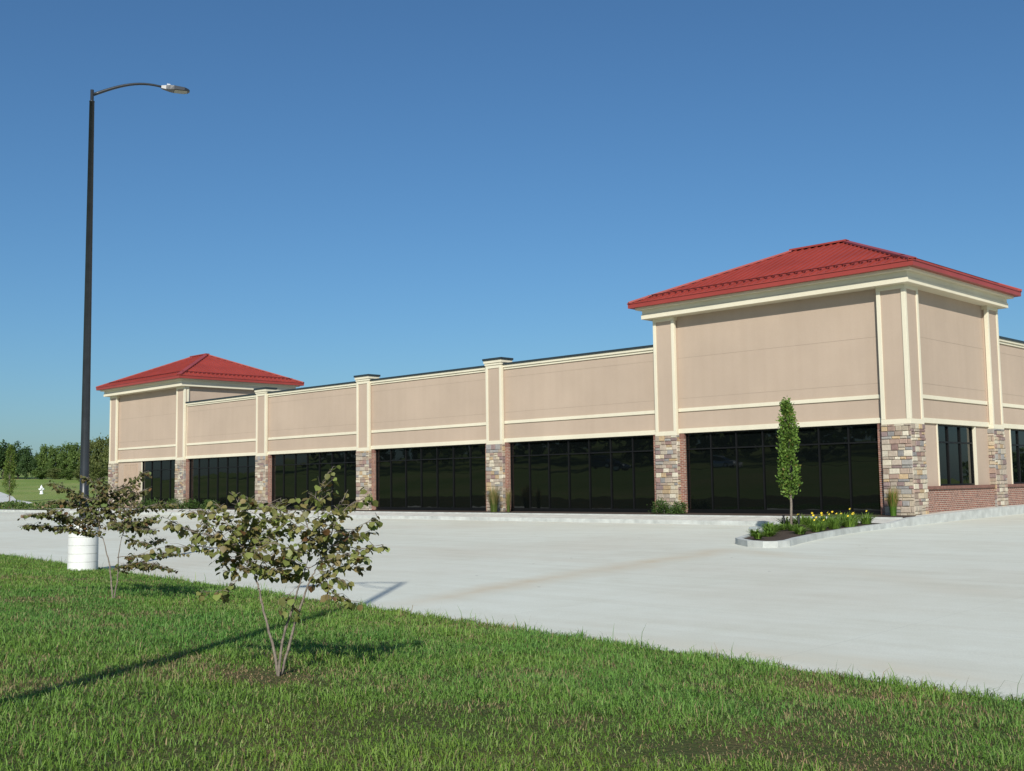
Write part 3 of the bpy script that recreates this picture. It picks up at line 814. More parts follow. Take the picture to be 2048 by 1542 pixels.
L1 = [
 (.98, 1.0, 0, .12, [(555, 1347), (545, 1292), (528, 1235), (516, 1190), (507, 1158), (498, 1134), (486, 1108), (475, 1087)]),
 (.05, .55, .12, -.15, [(475, 1087), (460, 1078), (437, 1069), (414, 1059), (383, 1052), (348, 1031), (330, 1020)]),
 (.1, .42, .12, .3, [(475, 1087), (451, 1062), (437, 1040), (405, 1020), (372, 1008)]),
 (.1, .42, .12, .22, [(474, 1086), (473, 1055), (470, 1020), (460, 1000), (448, 972)]),
 (.25, .38, .12, -.2, [(484, 1104), (450, 1092), (414, 1083), (367, 1080), (325, 1082)]),
 (.12, .36, .12, .1, [(475, 1087), (500, 1079), (519, 1073), (548, 1066), (577, 1062)]),
 (.05, .36, .1, .35, [(475, 1087), (495, 1050), (515, 1020), (535, 1000), (552, 988)]),
 (.35, .3, .1, -.1, [(498, 1134), (472, 1150), (449, 1168), (412, 1170)]),
 (.1, .3, .1, -.05, [(500, 1140), (520, 1142), (545, 1134), (572, 1130)]),
 (.15, .3, .1, .25, [(499, 1136), (478, 1128), (455, 1132), (430, 1138)]),
 (.15, .3, .1, -.25, [(497, 1130), (515, 1122), (535, 1122), (560, 1126)]),
 (.15, .3, .0, -.2, [(632, 1130), (660, 1140), (680, 1148), (700, 1158)]),
 (.15, .3, .0, .2, [(640, 1116), (670, 1100), (700, 1108), (728, 1112)]),
 (.2, .3, -.05, .2, [(610, 1140), (590, 1140), (572, 1148), (560, 1142)]),
 (.1, .3, .1, .3, [(492, 1120), (465, 1110), (440, 1118), (420, 1125)]),
 (.98, .9, -.02, -.1, [(556, 1347), (569, 1259), (585, 1212), (594, 1181), (601, 1162), (613, 1130), (622, 1099)]),
 (.02, .5, -.1, -.2, [(622, 1099), (625, 1064), (618, 1031), (612, 1005), (600, 985)]),
 (.1, .36, -.1, .1, [(623, 1080), (600, 1050), (570, 1025), (545, 1005), (520, 990)]),
 (.1, .36, -.1, -.4, [(620, 1099), (585, 1085), (555, 1075), (530, 1085), (505, 1098)]),
 (.1, .33, -.1, .25, [(613, 1130), (585, 1115), (560, 1110), (538, 1118)]),
 (.98, .95, .03, .0, [(558, 1347), (584, 1253), (599, 1207), (611, 1172), (622, 1148), (634, 1125), (648, 1104)]),
 (.05, .5, .0, .18, [(648, 1104), (645, 1088), (660, 1059), (671, 1031), (695, 1003), (722, 990), (742, 982)]),
 (.08, .46, .0, -.12, [(643, 1118), (671, 1109), (707, 1097), (742, 1087), (774, 1082)]),
 (.25, .34, .0, -.2, [(634, 1130), (653, 1153), (667, 1172), (688, 1184), (717, 1192)]),
 (.3, .34, .0, .1, [(648, 1108), (666, 1122), (690, 1128), (717, 1132)]),
 (.45, .22, .0, .1, [(640, 1060), (634, 1000), (641, 966), (645, 947), (656, 933)]),
 (.05, .38, .0, .3, [(648, 1100), (668, 1078), (700, 1055), (725, 1040), (748, 1030)]),
 (.05, .38, .0, -.3, [(648, 1100), (652, 1070), (660, 1030), (680, 1010), (700, 992)]),
 (.1, .34, -.1, -.3, [(622, 1090), (640, 1060), (650, 1030), (655, 1000), (640, 985)]),
 (.1, .34, .1, .45, [(622, 1099), (640, 1070), (690, 1070), (720, 1062)]),
 (.5, .2, -.05, -.1, [(608, 1155), (590, 1170), (578, 1185), (570, 1205)]),
 (.1, .32, .1, -.2, [(490, 1118), (515, 1110), (545, 1100), (575, 1092), (600, 1096)]),
 (.08, .4, .12, .3, [(475, 1087), (455, 1050), (422, 1010), (398, 990)]),
 (.08, .4, .12, -.1, [(475, 1087), (440, 1073), (400, 1054), (362, 1042)]),
 (.05, .34, .0, .25, [(437, 1069), (410, 1040), (380, 1020), (350, 1006)]),
 (.08, .36, .12, -.25, [(474, 1080), (490, 1040), (500, 1004), (506, 982)]),
 (.08, .36, .12, .1, [(478, 1092), (505, 1060), (530, 1048), (560, 1044)]),
 (.1, .3, .1, .3, [(480, 1098), (460, 1088), (438, 1098), (415, 1108)]),
 (.1, .3, -.1, .2, [(612, 1132), (635, 1118), (655, 1090), (690, 1080)]),
 (.1, .3, .12, -.1, [(474, 1080), (500, 1040), (540, 1030), (580, 1020)]),
]
sapling('larger three stemmed young tree in front with olive round leaves, nearest the camera', (8.92, -30.19, lawnz(8.92, -30.19)-.02), S1, (555, 1345), L1, .0125, 3, .056, .0235, (.19, .235, .06), (.24, .18, .075))
DEP2 = 16.1; S2 = DEP2/FPX
L2 = [
 (.98, 1., 0, .1, [(226, 1198), (222, 1165), (217, 1133), (209, 1104), (201, 1079), (193, 1067)]),
 (.1, .55, .1, .2, [(193, 1067), (189, 1036), (186, 1009), (178, 978), (160, 958)]),
 (.1, .5, .1, -.3, [(201, 1079), (180, 1068), (162, 1061), (139, 1056), (112, 1052), (88, 1050), (62, 1050)]),
 (.1, .45, .1, .5, [(189, 1036), (160, 1022), (125, 1009), (100, 1004), (75, 1004)]),
 (.1, .4, .1, -.5, [(190, 1045), (160, 1040), (125, 1035), (95, 1027), (78, 1030)]),
 (.1, .4, .1, .2, [(186, 1009), (150, 995), (120, 980), (90, 968)]),
 (.1, .4, .1, -.2, [(187, 1015), (205, 990), (212, 975), (205, 962)]),
 (.1, .4, .1, .5, [(190, 1030), (215, 1010), (240, 998), (262, 985)]),
 (.98, .8, 0, -.1, [(228, 1198), (236, 1153), (238, 1114), (243, 1087), (248, 1071)]),
 (.05, .5, -.1, -.2, [(248, 1071), (256, 1046), (265, 1017), (270, 990), (274, 965), (297, 950)]),
 (.1, .45, -.1, .1, [(238, 1114), (265, 1112), (294, 1110), (325, 1108), (356, 1110)]),
 (.15, .4, -.1, -.3, [(237, 1135), (265, 1128), (290, 1124), (318, 1128), (352, 1136)]),
 (.15, .4, -.1, .1, [(248, 1071), (275, 1085), (295, 1088), (314, 1083)]),
 (.1, .4, -.1, -.3, [(256, 1046), (285, 1046), (304, 1042), (327, 1032)]),
 (.1, .4, -.1, .4, [(258, 1040), (240, 1020), (228, 1000), (232, 985)]),
 (.1, .4, -.1, .4, [(262, 1025), (285, 1018), (305, 1012), (330, 1016)]),
 (.1, .36, .1, .5, [(195, 1060), (215, 1052), (235, 1045), (260, 1058)]),
 (.1, .36, .1, -.4, [(193, 1066), (165, 1048), (140, 1030), (125, 1020)]),
 (.1, .36, -.1, .3, [(250, 1065), (232, 1050), (215, 1035), (200, 1022)]),
 (.2, .36, -.1, .3, [(236, 1150), (245, 1138), (262, 1130), (280, 1140)]),
 (.1, .34, .1, .3, [(195, 1055), (170, 1028), (150, 1012), (135, 990)]),
 (.1, .34, .0, -.2, [(250, 1066), (270, 1055), (285, 1060), (310, 1062)]),
 (.1, .34, .0, .2, [(187, 1012), (200, 1000), (225, 985), (245, 975)]),
]
sapling('smaller two stemmed young tree behind, in front of the white lamp base', (1.13, -27.76, lawnz(1.13, -27.76)-.02), S2, (226, 1196), L2, .0145, 5, .056, .0105, (.135, .17, .048), (.18, .13, .06))

# ------------------------------------------------------------------ columnar trees
def columnar(base, H, rmax, label, seed, cdark, clight, trunk=.045, leaf=.06, n=9000, stem=.2):
    nr = np.random.RandomState(seed); rng = random.Random(seed)
    root = empty('columnar_tree', base); tag(root, label, 'tree', 'narrow upright trees')
    m = MB(); pts = [Vector((rng.gauss(0, .012)+.02*math.sin(k), rng.gauss(0, .012), H*k/10)) for k in range(11)]; pts[0] = Vector((0, 0, -.1))
    m.tube(pts, [trunk*(1-.85*k/10) for k in range(11)], 8)
    for k in range(26):
        z = H*rng.uniform(stem, .85); a = rng.uniform(0, 6.28); d = Vector((math.cos(a), math.sin(a), 2.2)).normalized(); ln = rng.uniform(.3, .55)*rmax*2.2
        i = int(z/H*10); m.tube([pts[i].lerp(pts[i+1], z/H*10-i), Vector((0, 0, z))+d*ln*.6, Vector((0, 0, z))+d*ln+Vector((0, 0, .06))], [.012, .008, .003], 5)
    m.build('trunk', BARK, root)
    # ascending leafy sprays
    prof = lambda t: rmax*np.interp(t, [0, .06, .18, .3, .42, .55, .7, .85, .95, 1.], [.35, .75, 1., .95, .72, .82, .78, .55, .38, .16])
    C = 240; ct = nr.rand(C); ca = nr.rand(C)*6.283; cr = prof(ct)*nr.uniform(.35, 1., C)
    cen = np.stack([cr*np.cos(ca), cr*np.sin(ca), H*(stem+(1-stem)*ct)], 1)
    k = nr.randint(0, C, n); sp = nr.normal(0, 1, (n, 3))*np.array([.055, .055, .13])*(rmax/.45)
    P = cen[k]+sp
    up = nr.normal(0, .5, (n, 3))+np.array([0, 0, .7]); out = P*np.array([1, 1, 0]); out /= np.linalg.norm(out, axis=1, keepdims=True)+1e-6
    tip = up+out*.7; nrm = nr.normal(0, 1, (n, 3))+out*.6+np.array([0, 0, .4])
    f = np.clip(nr.rand(n, 1)*.7+nr.rand(C)[k][:, None]*.4, 0, 1)
    cols = np.array(cdark)*(1-f)+np.array(clight)*f
    yl = nr.rand(n) < .06; cols[yl] = (.15, .13, .03)
    leaves_obj('foliage', P, nrm, tip, leaf*nr.uniform(.7, 1.3, n), .6, cols, NEEDLE, root)
    return root
columnar((-.08, -7.48, lotz(-7.48)+.17), 3.50, .30, 'narrow upright green tree standing in the planted island before the dark storefront', 4, (.05, .105, .015), (.17, .27, .045), .04, .07, 4600, .28)
columnar((-81.5, 2.66, .1), 4.95, .55, 'thin columnar tree at the far left beside the distant driveway', 8, (.07, .12, .02), (.16, .22, .04), .06, .1, 3200, .2)

# ------------------------------------------------------------------ shrubs, ornamental grasses, daylilies
def shrub(base, r, h, label, group, seed, ca=(.025, .06, .012), cb=(.09, .15, .03), n=1500, leaf=.05):
    nr = np.random.RandomState(seed)
    root = empty('shrub', base); tag(root, label, 'shrub', group)
    C = 40; d = nr.normal(0, 1, (C, 3)); d /= np.linalg.norm(d, axis=1, keepdims=True); d[:, 2] = np.abs(d[:, 2])
    cen = d*np.array([r, r, h])*nr.uniform(.45, .9, (C, 1))
    k = nr.randint(0, C, n); P = cen[k]+nr.normal(0, 1, (n, 3))*r*.17; P[:, 2] = np.abs(P[:, 2])
    f = nr.rand(n, 1)
    leaves_obj('foliage', P, nr.normal(0, 1, (n, 3))+np.array([0, 0, .8]), nr.normal(0, 1, (n, 3))+P/r*.8+np.array([0, 0, .3]), leaf*nr.uniform(.7, 1.3, n), .6, np.array(ca)*(1-f)+np.array(cb)*f, NEEDLE, root)
    m = MB()
    for q in range(6):
        a = q*1.05; m.tube([(0, 0, -.05), (math.cos(a)*r*.3, math.sin(a)*r*.3, h*.4), (math.cos(a)*r*.55, math.sin(a)*r*.55, h*.7)], [.012, .008, .004], 5)
    m.build('stem', DBARK, root)
    return root
shrub((-9.75, -.55, 0), .42, .55, 'rounded green shrub at the left foot of the red roofed tower pillar', 'low shrubs against the building', 21)
shrub((-9.0, -.5, 0), .36, .5, 'smaller green shrub by the brick jamb left of the island tree', 'low shrubs against the building', 22)
for q, (x, y, r, h, lb) in enumerate([(-50.2, -.9, .6, .55, 'leftmost low shrub under the left tower glass'), (-48.6, -.95, .65, .6, 'low shrub left of the pillar at the left tower corner'), (-46.6, -.9, .65, .6, 'low shrub right of the left tower corner pillar'),
        (-44.6, -.9, .6, .55, 'low shrub below the second storefront from the left'), (-42.4, -.9, .6, .5, 'last shrub of the row below the second storefront'), (-38.2, -.9, .55, .5, 'low shrub at the pillar behind the front sapling crown')]):
    shrub((x, y, 0), r, h, lb, 'low shrubs against the building', 30+q, n=1100, leaf=.08)
def tuft(name, base, r, h, nb, label, group, seed, c0, c1, width=.008, plume=None, cat='plant'):
    nr = np.random.RandomState(seed)
    a = nr.rand(nb)*6.283; rr = r*.35*np.sqrt(nr.rand(nb)); hh = h*nr.uniform(.55, 1., nb); lean = nr.uniform(.15, 1., nb)*r
    b0 = np.stack([rr*np.cos(a), rr*np.sin(a), np.zeros(nb)], 1); dr = np.stack([np.cos(a), np.sin(a), np.zeros(nb)], 1)
    sd = np.stack([-np.sin(a), np.cos(a), np.zeros(nb)], 1)
    V = []; W = width*nr.uniform(.7, 1.3, nb)[:, None]
    for t, wv in ((0, 1.), (.4, .95), (.75, .7), (1., .1)):
        c = b0+dr*(lean*t**2)[:, None]; c[:, 2] += hh*(t-.22*t**3*lean/r)
        V += [c-sd*W*wv/2, c+sd*W*wv/2]
    V = np.stack(V, 1).reshape(-1, 3); i = np.arange(nb)[:, None]*8
    F = np.concatenate([i+np.array([[2*k, 2*k+1, 2*k+3, 2*k+2]]) for k in range(3)], 1).reshape(-1, 4)
    f = nr.rand(nb, 1); cols = np.repeat(np.array(c0)*(1-f)+np.array(c1)*f, 3, axis=0)
    if plume: 
        cols = cols.reshape(nb, 3, 3); k = nr.rand(nb) < .6; cols[k, 2] = plume; cols[k, 1] = cols[k, 1]*.5+np.array(plume)*.5; cols = cols.reshape(-1, 3)
    o = fastmesh(name, V, F, cols, BLADE, None, base)
    tag(o, label, cat, group); return o
tuft('ornamental_grass', (-18.75, -.75, 0), .42, 1.35, 460, 'tall ornamental grass with tan tops before the middle stone pillar, the broad left clump', 'ornamental grasses by the pillars', 41, (.05, .09, .015), (.16, .19, .05), .012, (.36, .27, .12))
tuft('ornamental_grass', (-17.95, -.65, 0), .2, 1.25, 150, 'narrow ornamental grass against the brick jamb of the middle pillar', 'ornamental grasses by the pillars', 42, (.05, .09, .015), (.16, .19, .05), .012, (.36, .27, .12))
tuft('ornamental_grass', (-.42, -.55, 0), .27, 1.12, 380, 'slim green ornamental grass with reddish tips at the stone corner pillar', 'ornamental grasses by the pillars', 43, (.05, .12, .015), (.13, .24, .03), .012, (.42, .25, .1))
# daylilies in the island
def daylily(base, r, h, label, seed, flowers):
    o = empty('daylily', base); tag(o, label, 'plant', 'daylilies in the planted island')
    t = tuft('leaves', (0, 0, 0), r*1.15, h*.88, 130, None, None, seed, (.075, .15, .02), (.20, .31, .05), .024); t.parent = o
    for k in ('label', 'category', 'group'):
        if k in t: del t[k]
    rng = random.Random(seed); 
    if flowers:
        ms = MB()
        for q in range(flowers):
            a = rng.uniform(0, 6.28); d = rng.uniform(.05, .7)*r; p = Vector((math.cos(a)*d, math.sin(a)*d, h*rng.uniform(.66, .95)))
            ms.tube([(0, 0, 0), p*.55+Vector((0, 0, .02)), p], .005, 4, c=(.08, .13, .03))
            fd = Vector((rng.uniform(-.6, .6), -.6+rng.uniform(-.4, .4), .5)).normalized(); sx = fd.orthogonal().normalized(); sy = fd.cross(sx)
            mf = MB()
            for k in range(6):
                b = k*math.pi/3; ra = sx*math.cos(b)+sy*math.sin(b); rb = sx*math.cos(b+.5)+sy*math.sin(b+.5); rc = sx*math.cos(b-.5)+sy*math.sin(b-.5)
                mf.poly([p, p+fd*.025+rc*.02, p+fd*.032+ra*.042, p+fd*.025+rb*.02])
            mf.build('flower', PETAL, o)
        ms.build('flower_stalk', BLADE, o)
    return o
rl = random.Random(12)
spots = [(1.25, -11.3, .22, .2, 0, 'little grass tuft at the tip of the island'), (.75, -9.9, .3, .3, 0, 'low green daylily left of the tree, nearest the island tip'), (.25, -9.0, .34, .34, 0, 'green daylily left of the island tree with grassy leaves'), (.6, -8.5, .33, .32, 0, 'daylily without flowers just in front of the island tree'),
         (.05, -8.2, .3, .3, 0, 'small daylily close to the trunk of the island tree'), (1.0, -8.0, .33, .32, 1, 'daylily on the kerb side near the island tree with one bloom'), (.25, -6.9, .38, .42, 4, 'daylily just behind the island tree with several yellow flowers'), (.75, -6.6, .38, .42, 3, 'yellow flowering daylily beside the kerb, right of the island tree'),
         (.15, -5.9, .4, .45, 4, 'tall yellow daylily in the middle of the island row'), (.7, -5.6, .38, .42, 3, 'yellow daylily by the kerb in the middle of the island row'), (-.3, -5.1, .4, .46, 3, 'leafy daylily with yellow flowers on the far side of the bed'), (.35, -4.8, .4, .46, 3, 'second last yellow daylily toward the sidewalk'),
         (-.2, -4.2, .4, .46, 2, 'daylily with few flowers near the sidewalk end of the bed'), (.35, -3.95, .38, .44, 1, 'last daylily of the island beside the sidewalk'), (-.9, -6.3, .38, .4, 2, 'daylily behind the tree on the left side of the island'), (-1.2, -5.0, .38, .42, 2, 'daylily at the back left of the island'),
         (1.0, -10.4, .26, .2, 0, 'low grassy tuft in the middle of the island tip'), (.35, -10.0, .26, .2, 0, 'low grassy tuft on the far edge near the island tip'), (1.2, -9.2, .3, .26, 0, 'low grassy tuft beside the kerb in front of the tree'), (.75, -7.3, .34, .36, 1, 'daylily level with the tree trunk on the kerb side'), (-.55, -5.6, .36, .42, 1, 'daylily in the second row behind the yellow flowers'), (.3, -5.35, .36, .42, 1, 'daylily between the two middle yellow clumps'), (-.6, -7.8, .3, .3, 0, 'daylily on the far edge beside the island tree')]
for q, (x, y, r, h, fl, lb) in enumerate(spots): daylily((x, y, lotz(y)+.15), r, h, lb, 60+q, (fl+1)//2)
# small grey utility box and two black tree stakes
zb = lotz(-9.0)+.14
m = MB((-.2, -9.15, zb)); m.box(-.33, -.07, -9.24, -9.06, zb+.10, zb+.17); m.box(-.31, -.27, -9.19, -9.11, zb-.05, zb+.102); m.box(-.14, -.10, -9.19, -9.11, zb-.05, zb+.102)
o = m.build('utility_box', GREYBOX, None, .02); tag(o, 'small pale grey utility box on two short posts left of the island tree', 'utility box')
for dx, dy, lb in ((-.16, -.1, 'black stake left of the island tree trunk'), (.17, .12, 'black stake right of the island tree trunk')):
    m = MB((-.08+dx, -7.48+dy, lotz(-7.5)+.1)); z0 = lotz(-7.5)+.1
    m.tube([(-.08+dx, -7.48+dy, z0), (-.08+dx*1.05, -7.48+dy, z0+.45)], .03, 8); m.tube([(-.08+dx*1.05, -7.48+dy, z0+.45), (-.08+dx*1.05, -7.48+dy, z0+.47)], .034, 8)
    o = m.build('tree_stake', BLACKP); tag(o, lb, 'stake', 'stakes by the island tree')

# ------------------------------------------------------------------ fire hydrant in the meadow
hx, hy = -104.7, 15.0; hz = meadow_z(hx, hy)
r = empty('fire_hydrant', (hx, hy, hz)); tag(r, 'white fire hydrant standing in the meadow at the left', 'hydrant')
m = MB((hx, hy, hz)); H0 = (hx, hy, hz)
m.lathe([(.20, -.1), (.20, .05), (.15, .07), (.14, .62), (.18, .64), (.18, .69), (.15, .72), (.13, .82), (.08, .9), (.03, .92), (.03, .98), (0, .985)], H0, 20); m.build('barrel', WHITEP, r)
for d in ((.8, .6), (-.8, -.6), (.6, -.8)):
    a = Vector((d[0], d[1], 0)); c = Vector((hx, hy, hz+.52)); m = MB(H0); m.tube([c+a*.12, c+a*.24], .075, 12); m.tube([c+a*.24, c+a*.31], .095, 8); m.build('outlet_cap', WHITEP, r)

# two cars parked on that road, whose glints show in the dark glass
CARP = simple('silver_car_paint', (.62, .64, .66), .22, .05, 1, metal=.5); CARP2 = simple('dark_car_paint', (.03, .05, .09), .2, .05, 1, metal=.2)
TYRE = simple('tyre_rubber', (.02, .02, .02), .85); CARGL = simple('car_glass', (.01, .012, .014), .05, .05, 1, spec=.6); LAMPG = simple('headlight_glass', (.75, .78, .8), .1, .03, 1, spec=.7)
def car(x, y, paint, label):
    z0 = lawnz(x, y)+.05; r = empty('parked_car', (x, y, z0)); r.rotation_euler = (0, 0, math.atan2(ED.y, ED.x)); tag(r, label, 'car', 'cars on the road behind the viewpoint')
    def loft(secs, name, mat, par, bev=.03):
        m = MB(); rg = []
        for xs_, hw, zl, zh, hw2 in secs: rg.append([(xs_, -hw, zl), (xs_, hw, zl), (xs_, hw, (zl+zh)*.55), (xs_, hw2, zh), (xs_, -hw2, zh), (xs_, -hw, (zl+zh)*.55)])
        for a, b in zip(rg, rg[1:]):
            for k in range(6): m.poly([a[k], b[k], b[(k+1) % 6], a[(k+1) % 6]])
        m.poly(rg[0]); m.poly(rg[-1][::-1]); return m.build(name, mat, par, bev)
    loft([(-2.25, .72, .42, .75, .66), (-2.15, .84, .28, .92, .78), (-1.4, .88, .22, .98, .82), (-.3, .89, .2, .97, .83), (.9, .89, .2, .93, .82), (1.7, .87, .22, .84, .76), (2.15, .8, .26, .7, .68), (2.28, .66, .36, .58, .56)], 'body', paint, r)
    cb = loft([(-1.95, .74, .9, .97, .7), (-1.25, .77, .9, 1.40, .58), (-.2, .78, .9, 1.47, .6), (.35, .78, .9, 1.42, .58), (1.25, .76, .86, .93, .7)], 'cabin', CARGL, r)
    loft([(-1.3, .60, 1.38, 1.44, .54), (-.2, .62, 1.42, 1.505, .56), (.38, .60, 1.38, 1.445, .53)], 'roof', paint, r, .01)
    for wx in (-1.38, 1.38):
        for sy in (-1, 1):
            m = MB(); m.tube([(wx, sy*.68, .33), (wx, sy*.9, .33)], .33, 20); wh = m.build('wheel', TYRE, r)
            m = MB(); m.tube([(wx, sy*.895, .33), (wx, sy*.915, .33)], .2, 16); m.build('rim', SILVER, wh)
    for sy in (-1, 1):
        m = MB(); m.obox((2.17, sy*.56, .64), (1, 0, 0), (0, 1, 0), (0, 0, 1), .09, .14, .06); m.build('headlight', LAMPG, r, .02)
    return r
_c = EA+ED*(-35.5)+EN*51.2; car(_c.x, _c.y, CARP, 'silver car on the road behind the viewpoint, mirrored in the storefront by the island tree')
_c = EA+ED*(-50)+EN*48.; car(_c.x, _c.y, CARP2, 'dark blue car on the same road, mirrored faintly beside the silver one')

# verge plants in front of the far driveway: uncountable low cover
nr = np.random.RandomState(77); n = 15000
P = np.stack([nr.uniform(-125, -60.5, n), np.zeros(n), np.zeros(n)], 1); P[:, 1] = -2.6+nr.rand(n)**1.2*(2.2+np.interp(-P[:, 0], [60, 76, 125], [.3, .5, 4.]))
hmod = np.array([max(.15, .6+.9*noise.noise((p[0]*.35, p[1]*.6, 3))) for p in P])
P[:, 2] = np.array([meadow_z(p[0], p[1]) for p in P])+nr.rand(n)*.42*hmod
f = nr.rand(n, 1)
V, F = leaf_arrays(P, nr.normal(0, 1, (n, 3))+np.array([0, 0, .6]), nr.normal(0, 1, (n, 3))+np.array([0, 0, .6]), nr.uniform(.1, .22, n), .6)
cc = np.array((.04, .085, .02))*(1-f)+np.array((.15, .2, .05))*f; rd = nr.rand(n) < .08; cc[rd] = (.28, .2, .12)
o = fastmesh('verge_plants', V, F, np.repeat(cc, 2, axis=0), NEEDLE); tag(o, 'low mixed verge plants between the lot kerb and the far driveway', 'plants', None, 'stuff')

# ------------------------------------------------------------------ far trees beyond the meadow
def far_tree_meshes(seed, ca, cb):
    nr = np.random.RandomState(seed); rng = random.Random(seed)
    C = 70; d = nr.normal(0, 1, (C, 3)); d /= np.linalg.norm(d, axis=1, keepdims=True)
    cen = d*np.array([.42, .42, .43])*nr.uniform(.45, 1.08, (C, 1))+np.array([0, 0, .53]); cen[:, 2] = np.clip(cen[:, 2], .08, 1.)
    # lumpy outline
    n = 4200; k = nr.randint(0, C, n); P = cen[k]+nr.normal(0, 1, (n, 3))*np.array([.062, .062, .05])
    P[:, 2] = np.clip(P[:, 2], .01, 1.08)
    f = np.clip(nr.rand(C)[k][:, None]*.6+nr.rand(n, 1)*.4, 0, 1); cols = np.array(ca)*(1-f)+np.array(cb)*f
    V, F = leaf_arrays(P, nr.normal(0, 1, (n, 3))+np.array([0, 0, .5]), nr.normal(0, 1, (n, 3)), nr.uniform(.03, .062, n), .8)
    crown = fastmesh('crown', V, F, np.repeat(cols, 2, axis=0), NEEDLE)
    m = MB(); m.tube([(0, 0, -.05), (.01, 0, .25), (-.01, .01, .6), (0, 0, .85)], [.03, .022, .013, .004], 7)
    for q in range(7):
        a = q*.9; z = .2+.06*q; m.tube([(0, 0, z), (math.cos(a)*.15, math.sin(a)*.15, z+.14), (math.cos(a)*.3, math.sin(a)*.3, z+.22)], [.012, .008, .003], 5)
    trunk = m.build('trunk', DBARK)
    return crown, trunk
kinds = [far_tree_meshes(101, (.025, .055, .016), (.065, .115, .03)), far_tree_meshes(102, (.045, .085, .018), (.14, .20, .045)), far_tree_meshes(103, (.055, .08, .022), (.16, .18, .05))]
def ray_at(px, py, dep):
    return CAM+(FW+RT*((px-1024)/FPX)-UP*((py-771)/FPX))*dep
ft = [(-28, 884, 958, 70, 228, 0, 'dark tree at the very left edge of the far treeline'), (6, 886, 958, 58, 226, 0, 'dark round tree behind the thin columnar tree'), (36, 888, 958, 52, 226, 0, 'dark tree at the right end of the left clump, beside the sky gap'), (52, 908, 958, 34, 222, 0, 'lower dark tree on the slope of the left clump'),
      (71, 909, 958, 24, 222, 0, 'small dark pointed tree in the gap of the treeline'), (92, 889, 958, 36, 220, 1, 'tall mid green tree right of the sky gap'), (113, 893, 957, 36, 216, 1, 'mid green bushy tree left of the lamp post'), (134, 886, 957, 38, 214, 1, 'tree with a wispy top just left of the lamp post'),
      (156, 886, 959, 40, 208, 1, 'mid green tree standing behind the lamp post'), (180, 881, 963, 42, 200, 2, 'olive tree just right of the lamp post'), (203, 874, 966, 44, 192, 2, 'olive tree touching the left edge of the building'), (232, 868, 968, 50, 188, 2, 'tree mostly hidden behind the left tower'),
      (84, 934, 961, 36, 205, 1, 'low bush at the foot of the treeline under the sky gap'), (110, 936, 963, 34, 200, 2, 'olive bush below the mid green trees'), (135, 938, 966, 36, 192, 1, 'green bush left of the lamp post at the meadow edge'), (168, 930, 970, 36, 180, 2, 'brownish bush right of the lamp post at the meadow edge'), (196, 925, 972, 40, 175, 2, 'brownish bush at the meadow edge beside the building')]
for q, (px, pt, pb, wp, dep, kd, lb) in enumerate(ft):
    b = ray_at(px, pb, dep); b.z = meadow_z(b.x, b.y)-.1
    t = ray_at(px, pt, dep); h = t.z-b.z; wd = wp/FPX*dep
    isb = pb-pt < 50
    o = empty('bush' if isb else 'tree', b); tag(o, lb, 'bush' if isb else 'tree', 'bushes at the meadow edge' if isb else 'trees beyond the meadow')
    for src in kinds[kd]:
        c = src.copy(); col.objects.link(c); c.parent = o
    o.scale = (wd*1.15, wd*1.15, h); o.rotation_euler = (0, 0, q*1.7)
for a, b in kinds:
    for s in (a, b): bpy.data.objects.remove(s)
# a wood on the rise behind the camera, mirrored in the storefront glass
nr = np.random.RandomState(5); n = 26000
uu = nr.uniform(-120, 130, 90); P0 = []
for u in uu:
    p = EA+ED*u+EN*nr.uniform(62, 100); P0.append((p.x, p.y, lawnz(p.x, p.y)))
for q in range(40):
    p = Vector((nr.uniform(40, 260), 0)); p.y = 240-.35*p.x+nr.uniform(-15, 15); P0.append((p.x, p.y, -2.5))
P0 = np.array(P0); k = nr.randint(0, 130, n); d = nr.normal(0, 1, (n, 3)); d /= np.linalg.norm(d, axis=1, keepdims=True)
P0[:90, 2] += 0; P = P0[k]+d*np.array([4.2, 4.2, 4.6])*nr.uniform(.6, 1.05, (n, 1))+np.array([0, 0, 5.])
f = nr.rand(n, 1); V, F = leaf_arrays(P, nr.normal(0, 1, (n, 3)), nr.normal(0, 1, (n, 3)), nr.uniform(.7, 1.4, n), .8)
o = fastmesh('woodland', V, F, np.repeat(np.array((.04, .07, .022))*(1-f)+np.array((.10, .15, .04))*f, 2, axis=0), NEEDLE); tag(o, 'dark wood on the rise behind the viewpoint, mirrored in the storefront glass', 'woodland', None, 'stuff')

# ------------------------------------------------------------------ lawn grass (uncountable: one object)
nr = np.random.RandomState(1)
def n2(x, y, s, z=0.): return noise.noise((x*s, y*s, z))
N0 = 1500000
u = nr.uniform(-26, 33, N0); v = 9.4*nr.rand(N0)-.02
x = EA.x+ED.x*u+EN.x*v; y = EA.y+ED.y*u+EN.y*v
dx = x-CAM.x; dy = y-CAM.y; fwd = dx*FH.x+dy*FH.y; lat = dx*HR.x+dy*HR.y
dist = np.sqrt(dx*dx+dy*dy)
inside = (fwd > 2.2) & (np.abs(lat) < fwd*.52+1.6)
x, y, u, v, dist = (q[inside] for q in (x, y, u, v, dist))
